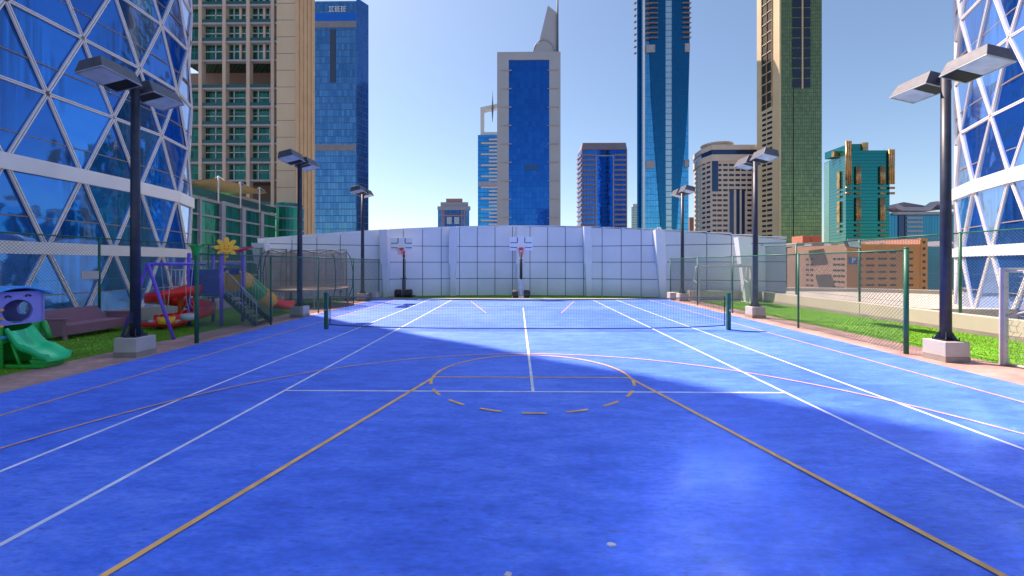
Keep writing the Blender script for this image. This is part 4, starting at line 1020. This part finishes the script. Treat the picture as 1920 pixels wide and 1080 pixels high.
proto = light_pole("nearest left floodlight pole on a white plinth in front of the purple swing")
for i, (x, y, lb) in enumerate(((-8.81, 9.26, None), (-8.68, 16.1, "middle left floodlight pole standing in front of the trampoline"), (-8.85, 23.1, "farthest left floodlight pole near the end of the left court fence"),
                   (9.38, 9.07, "nearest right floodlight pole on a cream plinth beside the white goal"), (9.33, 16.15, "middle right floodlight pole in front of the cream hotel block"), (9.35, 23.3, "farthest right floodlight pole beside the panelled wall and tallest tower"))):
    o = proto if i == 0 else copy_tree(proto)
    o.location = (x, y, 0); o.rotation_euler.z = math.pi if x > 0 else 0
    if lb: o["label"] = lb

# ================================================================== basketball hoops
def hoop(px, Y, label, wtilt):
    x = wx(px, Y); T = thing("basketball_hoop", (x, Y, 0), label, "basketball hoop")
    g = MB().box(x-.55, x+.55, Y-.1, Y+.75, .03, .10)
    g.box(x-.16, x+.16, Y-.3, Y+.1, .0, .16)
    g.build("base", M_dark if wtilt == 0 else M_steel, T, .02)
    for s_ in (-1, 1): MB().cyl((x+s_*.17, Y-.05, .27), (x+s_*.52, Y-.05, .27), .25, 18).build("wheel", mat("rubber", (.03, .03, .035), .6, var=.6, scale=9), T, .03)
    pm = M_dark if wtilt == 0 else M_steel
    MB().box(x-.10, x+.10, Y-.06, Y+.12, .1, 1.15).build("lower_column", mat("hoop_grey", (.10, .10, .12), .5, metal=.3) if wtilt == 0 else M_steel, T, .01)
    MB().cyl((x, Y+.03, 1.1), (x, Y+.03, 2.85), .05, 10).cyl((x-.07, Y+.1, 1.2), (x-.07, Y+.1, 2.4), .018, 6).cyl((x+.07, Y+.1, 1.2), (x+.07, Y+.1, 2.4), .018, 6).build("pole", M_dark, T)
    MB().cyl((x-.2, Y, 1.2), (x+.2, Y, 1.2), .02, 6).cyl((x, Y-.12, 1.32), (x+.02, Y+.1, 1.3), .03, 8).build("crank", M_dark, T)
    g = MB()
    for s_ in (-1, 1): g.bar((x+s_*.08, Y+.02, 2.55), (x+s_*.10, Y-.42, 3.1), .035).bar((x+s_*.08, Y+.02, 2.8), (x+s_*.1, Y-.42, 3.45), .035)
    g.build("lift_arm", M_red, T)
    b0, b1 = 2.92, 3.73; yb = Y-.45
    bb = MB().box(x-.69, x+.69, yb-.02, yb+.02, b0, b1).build("backboard", mat("backboard", (.80, .84, .80), .4, var=.03), T, .008)
    g = MB()
    for s_ in (-1, 1):
        g.box(x+s_*.22-.025, x+s_*.22+.025, yb-.028, yb-.021, 3.38, 3.70).box(x+min(s_*.24, s_*.64), x+max(s_*.24, s_*.64), yb-.028, yb-.021, 3.355, 3.40).box(x+min(s_*.24, s_*.64), x+max(s_*.24, s_*.64), yb-.028, yb-.021, 3.075, 3.12)
    g.build("markings", mat("board_mark", (.06, .06, .09), .6), bb)
    g = MB().tube([(x+.23*math.cos(a*math.pi/10), yb-.30+.23*math.sin(a*math.pi/10), 3.05) for a in range(20)], .012, 6, closed=True)
    g.bar((x-.1, yb-.02, 3.02), (x-.1, yb-.12, 3.05), .03).bar((x+.1, yb-.02, 3.02), (x+.1, yb-.12, 3.05), .03).box(x-.12, x+.12, yb-.05, yb-.021, 2.93, 3.10)
    ri = g.build("rim", mat("rim_red", (.60, .06, .03), .4), T)
    g = MB()
    for k in range(12):
        a0 = 2*math.pi*k/12
        for s_ in (-1, 1):
            pr = None
            for i in range(5):
                a = a0+s_*i*.26; r_ = .225-.028*i; p = (x+r_*math.cos(a), yb-.30+r_*math.sin(a), 3.04-.09*i)
                if pr: g.wire(pr, p, .006)
                pr = p
    g.build("hoop_net", mat("hoop_net", (.50, .20, .22), .8), ri)
hoop(757, 25.4, "left portable basketball hoop with dark pole before the panelled wall", 0)
hoop(977, 25.0, "centre portable basketball hoop with grey column before the panelled wall", 1)

# ================================================================== goals
def goal(x0, x1, Y, s_, label, depth=.95, H=2.02):
    T = thing("football_goal", ((x0+x1)/2, Y, 0), label, "goal")
    for x in (x0, x1): MB().box(x-.05, x+.05, Y-.05, Y+.05, 0, H).build("goal_post", M_whitep, T, .012)
    MB().box(x0+.05, x1-.05, Y-.045, Y+.045, H-.10, H-.003).build("crossbar", M_whitep, T, .01)
    g = MB()
    for x in (x0, x1): g.cyl((x, Y, .04), (x, Y+s_*depth, .04), .025, 8).cyl((x, Y+s_*depth, .04), (x, Y+s_*.35, H-.06), .022, 8).cyl((x, Y, H-.06), (x, Y+s_*.35, H-.06), .022, 8).cyl((x, Y, 1.0), (x, Y+s_*.62, 1.25), .018, 8)
    g.cyl((x0, Y+s_*depth, .04), (x1, Y+s_*depth, .04), .025, 8).cyl((x0, Y+s_*.35, H-.06), (x1, Y+s_*.35, H-.06), .02, 8)
    g.build("back_frame", M_whitep, T)
    g = MB(); c = .11; rn = random.Random(2)
    def P(u, v):   # back sheet, sagging a little
        f = v/(H-.1); return Vector((u, Y+s_*(depth+(.35-depth)*f-.03*math.sin(f*3.1)), .05+v))
    nx, nz = int((x1-x0)/c), int((H-.1)/c)
    gridp = [[P(x0+i*(x1-x0)/nx, j*(H-.12)/nz)+Vector((rn.uniform(-.018, .018), rn.uniform(-.015, .015), rn.uniform(-.018, .018))) for j in range(nz+1)] for i in range(nx+1)]
    for i in range(nx+1):
        for j in range(nz+1):
            if i < nx and (i+j) % 2 == 0: g.wire(gridp[i][j], gridp[i+1][j], .004)
            if j < nz: g.wire(gridp[i][j], gridp[i][j+1], .004)
    for x in (x0, x1):
        for j in range(nz+1):
            zz = j*(H-.12)/nz+.05; yb = P(x, zz-.05).y; n_ = max(1, int(abs(yb-Y)/c)); pv = None
            for i in range(n_+1):
                p = Vector((x, Y+(yb-Y)*i/n_, zz+rn.uniform(-.012, .012)))
                if pv is not None: g.wire(pv, p, .004)
                if j < nz and i < n_: g.wire(p, (x, p.y+s_*(c/2 if j % 2 else -c/4), zz+(H-.12)/nz), .004)
                pv = p
    g.build("goal_net", M_nett, T)
goal(wx(1882, 8.62), wx(1882, 8.62)+3.0, 8.62, -1, "white football goal with torn net at the right edge of the photo")
goal(wx(1310, 21.8), wx(1408, 21.8), 21.8, 1, "far white football goal on the grass in the right-hand corner behind the fence")

# ================================================================== playground
# --- sofa along the left low wall
T = thing("garden_sofa", (-12.95, 11.95, 0), "mauve rattan garden sofa standing on the dark turf beside the toy slide house", "sofa")
y0, y1 = 10.95, 12.95
MB().box(-13.2, -12.45, y0+.1, y1-.1, .24, .40).build("seat", M_sofa, T, .02)
MB().hexa([(-13.22, y0+.05, .36), (-13.08, y0+.05, .36), (-13.08, y1-.1, .36), (-13.22, y1-.1, .36)], [(-13.34, y0+.05, .80), (-13.25, y0+.05, .80), (-13.25, y1-.3, .80), (-13.34, y1-.3, .80)]).build("backrest", M_sofa, T, .02)
for y in (y0, y1-.09):
    MB().box(-13.2, -12.42, y, y+.09, .12, .55).build("arm_panel", M_sofa, T, .015)
    MB().box(-13.25, -12.38, y-.02, y+.11, .552, .60).build("armrest", M_sofa, T, .012)
    for x in (-13.15, -12.42): MB().box(x-.035, x+.035, y+.01, y+.08, 0, .13).build("leg", M_sofa, T)
MB().box(-12.46, -12.44, y0+.1, y1-.1, .14, .26).build("apron", M_sofa, T)

# --- toy house with slide
hx, hy = -10.72, 8.25
T = thing("toy_slide_house", (hx, hy, 0), "small plastic playhouse with blue roof, lilac walls and a green slide at the left edge", "playhouse")
def wall_with_hole(axis, pos, a0, a1, z0, z1, c, rz, ry_, th, m, name, arch=False):
    """flat wall with an oval opening; axis 'x': wall at x=pos spanning y"""
    n = 24; inner = []; outer = []
    for k in range(n):
        t = 2*math.pi*k/n+.0001; ca, sa = math.cos(t), math.sin(t)
        inner.append((c[0]+ry_*ca, c[1]+rz*sa))
        # ray to the rectangle
        fx = ((a1-c[0]) if ca > 0 else (a0-c[0]))/ca if abs(ca) > 1e-6 else 1e9; fz = ((z1-c[1]) if sa > 0 else (z0-c[1]))/sa if abs(sa) > 1e-6 else 1e9
        f = min(fx, fz); outer.append((c[0]+f*ca, c[1]+f*sa))
    for cor in ((a0, z0), (a1, z0), (a1, z1), (a0, z1)):
        k = min(range(n), key=lambda i: (outer[i][0]-cor[0])**2+(outer[i][1]-cor[1])**2); outer[k] = cor
    P_ = (lambda p, t: (t, p[0], p[1])) if axis == 'x' else (lambda p, t: (p[0], t, p[1]))
    vs = [P_(p, pos) for p in inner+outer]+[P_(p, pos+th) for p in inner+outer]; N2 = 2*n; fs = []
    for k in range(n):
        j = (k+1) % n
        fs += [(k, j, n+j, n+k), (N2+k, N2+n+k, N2+n+j, N2+j), (k, N2+k, N2+j, j), (n+k, n+j, N2+n+j, N2+n+k)]
    return MB().add(vs, fs).build(name, m, T)
X0, X1, Y0, Y1 = hx-.42, hx+.42, hy-.45, hy+.45
# upper walls
wall_with_hole('x', X1-.05, Y0+.02, Y1-.02, .86, 1.50, (hy, 1.13), .24, .26, .05, M_lilac, "front_wall")
wall_with_hole('x', X0, Y0, Y1, .86, 1.50, (hy+.05, 1.20), .12, .12, .05, M_lilac, "back_wall")
wall_with_hole('y', Y0-.03, X0, X1, .86, 1.50, (hx, 1.15), .17, .2, .05, M_lilac, "side_wall")
wall_with_hole('y', Y1-.03, X0, X1, .86, 1.50, (hx, 1.15), .14, .14, .05, M_lilac, "side_wall")
MB().tube([(X0+.06, hy+.05+.125*math.cos(a*.3142), 1.20+.125*math.sin(a*.3142)) for a in range(20)], .02, 6, closed=True).build("porthole_ring", M_sky, T)
g = MB()
for s_ in (-1, 1): g.tube([(X1+.005, hy+s_*(.12+.10*t), 1.425+.028*math.sin(t*3.1)) for t in [i/6 for i in range(7)]], .018, 6)
g.build("eyebrow_slot", mat("dark_purple", (.03, .02, .14), .5), T)
# lower green walls
wall_with_hole('y', Y0, X0, X1, 0, .85, (hx-.02, .30), .22, .20, .05, M_pgreen, "lower_wall")
bx(X0, X1, Y1-.05, Y1, 0, .85).build("lower_wall", M_pgreen, T, .01)
bx(X0, X0+.05, Y0+.05, Y1-.05, 0, .85).build("lower_wall", M_pgreen, T, .01)
bx(X1-.05, X1, Y0+.05, hy-.24, 0, .86).box(X1-.05, X1, hy+.24, Y1-.05, 0, .86).box(X1-.05, X1, hy-.24, hy+.24, .50, .66).build("front_posts", M_pgreen, T)
g = MB()
for yy in (Y0+.02, Y1-.02): g.tube([(X1+.02, yy, .86), (X1+.10, yy, .68), (X1+.16, yy, .5)], .05, 8)
g.build("slide_cheek", M_pgreen, T)
bx(X0+.05, X1-.05, Y0+.05, Y1-.05, .60, .64).build("deck", M_pgreen, T)
# curved roof (arched along Y)
pr = []
for i in range(15):
    t = -1+2*i/14; pr.append((hy+t*.56, 1.48+.17*(1-t*t)))
pr2 = [(a, b-.05) for a, b in pr[::-1]]
MB().extrude(pr+pr2, 'x', X0-.08, X1+.10).build("roof", M_sky, T, .012)
bx(X0+.05, X1-.02, hy-.40, hy+.40, 1.49, 1.53).build("roof_gable", M_lilac, T)
# orange peg strip
g = MB().box(X1+.0, X1+.05, Y0+.04, Y0+.12, .80, 1.22)
for zz in (.85, 1.0, 1.17): g.cyl((X1+.03, Y0+.10, zz), (X1+.03, Y0+.19, zz+.01), .022, 8)
g.build("peg_strip", M_yel, T, .008)
# slide: swept trough
def trough(path, wd, hgt, m, name, parent, th=.03, dirv=None):
    """path: centre line points; side direction constant (0,1,0) unless given; walls rise hgt"""
    prof = [(-wd/2-.03, hgt), (-wd/2+.01, hgt+.01), (-wd/2+.05, .04), (-wd/4, .005), (0, 0), (wd/4, .005), (wd/2-.05, .04), (wd/2-.01, hgt+.01), (wd/2+.03, hgt), (wd/2-.0, -.03), (0, -.05), (-wd/2, -.03)]
    vs = []; n = len(prof); N = len(path)
    for i, p in enumerate(path):
        p = Vector(p); t = (Vector(path[min(i+1, N-1)])-Vector(path[max(i-1, 0)])).normalized()
        sd = Vector((-t.y, t.x, 0)).normalized() if dirv is None else Vector(dirv); up = t.cross(sd)
        if up.z < 0: up = -up
        for a, b in prof: vs.append(p+sd*a+up*b)
    fs = [(i*n+k, i*n+(k+1) % n, (i+1)*n+(k+1) % n, (i+1)*n+k) for i in range(N-1) for k in range(n)]
    return MB().add(vs, fs, True).add(vs[:n], [tuple(range(n))]).add(vs[-n:], [tuple(range(n))]).build(name, m, parent)
path = []
for i in range(19):
    t = i/18; path.append((X1-.04+.90*t, hy, .17+.50*(1-t)**1.5*(1 if t > .0 else 1)+.06*math.cos(t*9.5)*(1-t)*1.0))
path[-1] = (path[-1][0], hy, .165)
trough(path, .42, .11, M_lgreen, "slide", T, dirv=(0, 1, 0))
MB().hexa([(X1+.50, hy-.17, 0), (X1+.74, hy-.17, 0), (X1+.74, hy+.17, 0), (X1+.50, hy+.17, 0)], [(X1+.46, hy-.20, .17), (X1+.80, hy-.20, .14), (X1+.80, hy+.20, .14), (X1+.46, hy+.20, .17)]).build("slide_foot", M_pgreen, T, .02)
MB().box(X1, X1+.75, hy-.22, hy-.18, .02, .08).box(X1, X1+.75, hy+.18, hy+.22, .02, .08).cyl((X1+.3, hy-.2, .05), (X1+.12, hy-.2, .5), .025, 8).build("slide_brace", M_pgreen, T)
bx(X1-.06, X1+.03, hy-.30, hy+.30, .60, .66).build("slide_lip", M_sky, T)

# --- swing
T = thing("swing_set", (-10.4, 12.4, 0), "purple A-frame swing set behind the nearest left floodlight pole", "swing")
MB().cyl((-10.4, 11.3, 2.1), (-10.5, 13.55, 2.1), .045, 12).build("top_bar", M_purple, T)
for a in ((-9.58, 11.22, 0), (-11.22, 11.38, 0)): MB().cyl(a, (-10.4, 11.3, 2.1), .042, 12).build("leg", M_purple, T)
for i, (yy, m, lb) in enumerate(((11.95, M_yel, "yellow swing seat"), (12.75, mat("seat_white", (.5, .55, .6), .4), "white and dark swing seat"))):
    g = MB()
    zs = .42
    c = Vector((-10.43, yy, zs))
    s_ = MB().lathe((c.x, c.y, 0), [(.10, zs-.10), (.19, zs-.08), (.21, zs+.10), (.17, zs+.10), (.16, zs-.03), (.05, zs-.05)], 18).build("swing_seat", m, T); s_["label"] = lb
    for sg in (-1, 1): g.wire((c.x, c.y+sg*.19, 2.08), (c.x, c.y+sg*.03+sg*.02, zs+.45), .008).wire((c.x, c.y+sg*.05, zs+.45), (c.x-.15, c.y+sg*.12, zs+.1), .007).wire((c.x, c.y+sg*.05, zs+.45), (c.x+.15, c.y+sg*.12, zs+.1), .007)
    g.build("chain", M_steel, T)

# --- play tower
T = thing("play_tower", (-10.55, 14.1, 0), "colourful play tower with sun ornament, red spiral slide, tube slide and steps", "play structure")
A_, B_, C_, D_ = (-10.0, 13.6), (-10.0, 14.68), (-11.1, 14.68), (-11.1, 13.6)
for p in (A_, B_, C_, D_): MB().cyl((*p, 0), (*p, 2.42), .055, 12).ball((*p, 2.42), .06, 10).build("post", M_purple, T)
MB().box(-11.1, -10.0, 13.6, 14.68, 1.02, 1.08).build("deck", M_blue, T)
def panel(a, b, z0, z1, m, name):
    mb = MB().bar((a[0], a[1], (z0+z1)/2), (b[0], b[1], (z0+z1)/2), .05, z1-z0)
    return mb.build(name, m, T, .01)
panel((-11.04, 13.6), (-10.06, 13.6), 1.10, 1.92, M_blue, "side_panel")
panel((-11.04, 14.68), (-10.75, 14.68), 1.10, 1.92, M_blue, "side_panel")
g = MB()
for k in range(3): g.ball((-10.8+k*.26, 13.565, 1.55), .06, 8, (1, .3, 1))
g.build("panel_knob", mat("navy", (.01, .025, .16), .4), T)
MB().box(-10.7, -10.15, 14.66, 14.70, 1.72, 1.95).build("arch_panel", M_blue, T)
MB().tube([(-10.02, 13.65, 2.1), (-10.02, 14.62, 2.1)], .03, 8).build("cross_bar", M_purple, T)
# sun ornament
sx_, sy_, sz_ = -9.93, 13.75, 2.66
fw = (Vector((0, 0, CH))-Vector((sx_, sy_, CH))).normalized(); sd = Vector((fw.y, -fw.x, 0)); so = thing
cen = Vector((sx_, sy_, sz_))
g = MB()
def disc(mb, c, ru, rv, th, ang=0, n=20, pw=1):
    up_ = Vector((0, 0, 1)); u = sd*math.cos(ang)+up_*math.sin(ang); v = -sd*math.sin(ang)+up_*math.cos(ang)
    f = [c+fw*th/2+u*ru*.9*math.cos(2*math.pi*k/n)+v*rv*.9*math.sin(2*math.pi*k/n) for k in range(n)]
    m_ = [c+u*ru*math.cos(2*math.pi*k/n)+v*rv*math.sin(2*math.pi*k/n) for k in range(n)]
    b_ = [c-fw*th/2+u*ru*.9*math.cos(2*math.pi*k/n)+v*rv*.9*math.sin(2*math.pi*k/n) for k in range(n)]
    mb.add(f+m_+b_, [tuple(range(n)), tuple(range(2*n, 3*n))]+[(k, (k+1)%n, n+(k+1)%n, n+k) for k in range(n)]+[(n+k, n+(k+1)%n, 2*n+(k+1)%n, 2*n+k) for k in range(n)])
disc(g, cen, .20, .19, .10)
so_ = g.build("sun_face", M_yel, T)
g = MB()
for k in range(8):
    a = k*math.pi/4+math.pi/2
    c = cen+(sd*math.cos(a)+Vector((0, 0, 1))*math.sin(a))*.24
    disc(g, c-fw*.01, .12, .075, .07, a)
g.build("sun_rays", M_yel, so_)
g = MB()
for s_ in (-1, 1): disc(g, cen+fw*.052+sd*s_*.06+Vector((0, 0, .05)), .018, .028, .01)
g.tube([cen+fw*.055+sd*.08*t+Vector((0, 0, -.06+.03*t*t)) for t in (-1, -.5, 0, .5, 1)], .010, 6)
g.build("face_marks", M_red, so_)
MB().cyl((-10.0, 13.72, 2.1), (-9.96, 13.73, 2.5), .03, 8).build("ornament_stem", M_yel, T)
g = MB(); f0 = Vector((-10.0, 14.68, 2.62)); u = Vector((.8, .25, .28)).normalized()
g.tube([f0-u*.30, f0-u*.2, f0-u*.05, f0+u*.12, f0+u*.22, f0+u*.34], [.02, .07, .10, .07, .03, .08], 10, ry=.6)
g.build("fish_ornament", mat("plastic_pink", (.65, .03, .10), .35), T)
MB().cyl((-10.0, 14.68, 2.42), (-10.0, 14.68, 2.58), .02, 8).build("ornament_stem", M_purple, T)
# steps
n = 7; g = MB()
for i in range(n):
    f = (i+.5)/n; x = -9.97+1.05*f; zz = 1.05*(1-f); g.box(x-.09, x+.10, 13.72, 14.50, zz-.02, zz+.02)
g.build("treads", M_dark, T); g = MB()
for yy in (13.70, 14.52): MB().bar((-9.98, yy, 1.02), (-8.86, yy, .02), .03, .17).build("stringer", mat("slate_green", (.02, .06, .07), .5), T)
for yy in (13.68, 14.54):
    g = MB().tube([(-9.98, yy, 1.1), (-9.96, yy, 1.82), (-9.86, yy, 1.84), (-8.86, yy, .78), (-8.84, yy, .06)], .020, 8)
    g.cyl((-9.95, yy, 1.28), (-8.86, yy, .28), .013, 6)
    for k in range(1, 9):
        f = k/9; x = -9.92+1.06*f; g.cyl((x, yy, 1.02-1.0*f), (x, yy, 1.80-1.0*f), .009, 6)
    g.build("handrail", M_steel, T)
# tube slide going away
seg_ = [((-10.42, 14.70, 1.48), (-10.45, 14.95, 1.50), M_yel), ((-10.45, 14.95, 1.50), (-10.55, 15.6, 1.42), M_yel), ((-10.55, 15.6, 1.42), (-10.5, 16.35, .92), M_pgreen), ((-10.5, 16.35, .92), (-10.42, 16.95, .52), M_yel)]
for i, (a, b, m) in enumerate(seg_):
    a, b = Vector(a), Vector(b)
    if i == 0:
        MB().tube([a, b], [.42, .36], 20).build("tube_flange", m, T); continue
    mid = (a+b)/2+Vector((0, 0, .05))
    MB().tube([a, a+(b-a)*.04, mid, b-(b-a)*.04, b], [.36, .33, .33, .33, .36], 20).build("tube_section", m, T)
pth = [(-10.42, 16.93, .42), (-10.36, 17.25, .28), (-10.28, 17.6, .20), (-10.2, 17.95, .18)]
trough(pth, .62, .30, M_red, "tube_exit", T)
# red spiral slide
cx_, cy_ = -11.55, 14.05
pth = []
for i in range(41):
    t = i/40; a = R(20)-R(430)*t; rr = .62+.05*t; pth.append((cx_+rr*math.cos(a), cy_-.25+rr*math.sin(a), 1.22-1.0*t))
a = R(20-430); e = Vector(pth[-1]); tv = (Vector(pth[-1])-Vector(pth[-2])); tv.z = 0; tv.normalize()
for k in range(1, 5): q = e+tv*.16*k; pth.append((q.x, q.y, .21-.01*k))
trough(pth, .60, .26, M_red, "spiral_slide", T)
MB().cyl((cx_, cy_-.25, 0), (cx_, cy_-.25, 1.3), .09, 12).build("spiral_post", mat("orange_post", (.65, .12, .02), .4), T)
g = MB()
q = (-11.15, 13.65), (-11.9, 13.65), (-11.9, 14.5), (-11.15, 14.5)
for i in range(3):
    a, b = q[i], q[i+1]
    for zz in (1.30, 1.9): g.cyl((*a, zz), (*b, zz), .018, 6)
    for k in range(6): x, y = a[0]+(b[0]-a[0])*k/5, a[1]+(b[1]-a[1])*k/5; g.cyl((x, y, 1.28), (x, y, 1.9), .011, 6)
g.build("top_railing", M_whitep, T)
MB().ball((-11.75, 14.5, 1.6), .16, 12, (1, 1, 1.6)).build("spinner", M_yel, T)

# --- spring rider and scooter-like toys under the tower, seen as small shapes
T = thing("spring_rider", (-11.1, 12.9, 0), "low red spring rocker with white seat under the red spiral slide", "spring rocker")
MB().tube([(-12.4, 12.9, .20), (-11.9, 12.9, .16), (-11.0, 12.9, .16), (-10.6, 12.9, .28)], [.05, .09, .09, .05], 10).build("body", M_red, T)
MB().tube([(-11.5+.07*math.cos(k*.8), 12.9+.07*math.sin(k*.8), .0+k*.004) for k in range(30)], .012, 6).build("spring", M_dark, T)
for x in (-11.75, -10.9): MB().ball((x, 12.9, .26), .09, 10, (1.2, 1, .7)).build("rider_seat", M_whitep, T)

# --- trampoline
tx, ty, tr = -10.75, 20.6, 1.95
T = thing("trampoline", (tx, ty, 0), "large round trampoline with beige net enclosure behind the left court fence", "trampoline")
ring = [(tx+tr*math.cos(a*math.pi/24), ty+tr*math.sin(a*math.pi/24), .85) for a in range(48)]
MB().tube(ring, .035, 8, closed=True).build("frame_ring", M_steel, T)
MB().lathe((tx, ty, 0), [(.01, .845), (tr-.25, .845), (tr-.25, .855), (.01, .856)], 40).build("jump_mat", M_dark, T)
g = MB()
for k in range(48):
    a0, a1 = k*math.pi/24, (k+1)*math.pi/24
    g.hexa([(tx+r_*math.cos(a), ty+r_*math.sin(a), .862) for r_, a in ((tr-.27, a0), (tr+.04, a0), (tr+.04, a1), (tr-.27, a1))], [(tx+r_*math.cos(a), ty+r_*math.sin(a), .89) for r_, a in ((tr-.27, a0), (tr+.04, a0), (tr+.04, a1), (tr-.27, a1))])
g.build("edge_pad", mat("pad_brown", (.28, .17, .12), .7), T)
for k in range(8):
    a = k*math.pi/4+.3; x, y = tx+tr*math.cos(a), ty+tr*math.sin(a)
    a2 = a+.34; x2, y2 = tx+tr*math.cos(a2), ty+tr*math.sin(a2)
    MB().tube([(x, y, .85), (x, y, .03), (x2, y2, .03), (x2, y2, .85)], .024, 8).build("leg", M_steel, T)
    ox, oy = math.cos(a), math.sin(a)
    MB().tube([(x+ox*.05, y+oy*.05, .4), (x+ox*.22, y+oy*.22, .9), (x+ox*.25, y+oy*.25, 1.7), (x+ox*.14, y+oy*.14, 2.4), (x-ox*.05, y-oy*.05, 2.72)], .02, 8).build("net_pole", M_dark, T)
mn = bpy.data.materials.new("enclosure_mesh"); mn.use_nodes = True; nt = mn.node_tree; b = nt.nodes["Principled BSDF"]; b.inputs["Base Color"].default_value = (.34, .26, .20, 1); b.inputs["Roughness"].default_value = .9; b.inputs["Alpha"].default_value = .62
tcx = _n(nt, "ShaderNodeTexCoord"); nn_ = _n(nt, "ShaderNodeTexNoise"); nn_.inputs["Scale"].default_value = 1.2; nt.links.new(tcx.outputs["Object"], nn_.inputs["Vector"])
nt.links.new(math_node(nt, 'ADD', math_node(nt, 'MULTIPLY', nn_.outputs[0], .40), .25), b.inputs["Alpha"])
n = 64; vs = []
for j in range(5):
    f = j/4
    for k in range(n):
        a = 2*math.pi*k/n; sag = .05*math.cos(8*(a-.3)); r_ = tr-.12+(.04*math.cos(8*(a-.3)))*(.3+f); zz = .87+1.82*f+(.07*math.cos(8*(a-.3))*f)
        vs.append((tx+r_*math.cos(a), ty+r_*math.sin(a), zz))
MB().add(vs, [(j*n+k, j*n+(k+1)%n, (j+1)*n+(k+1)%n, (j+1)*n+k) for j in range(4) for k in range(n)], True).build("safety_net", mn, T)
MB().tube([vs[4*n+k] for k in range(n)], .014, 6, closed=True).build("net_top_cord", M_dark, T)
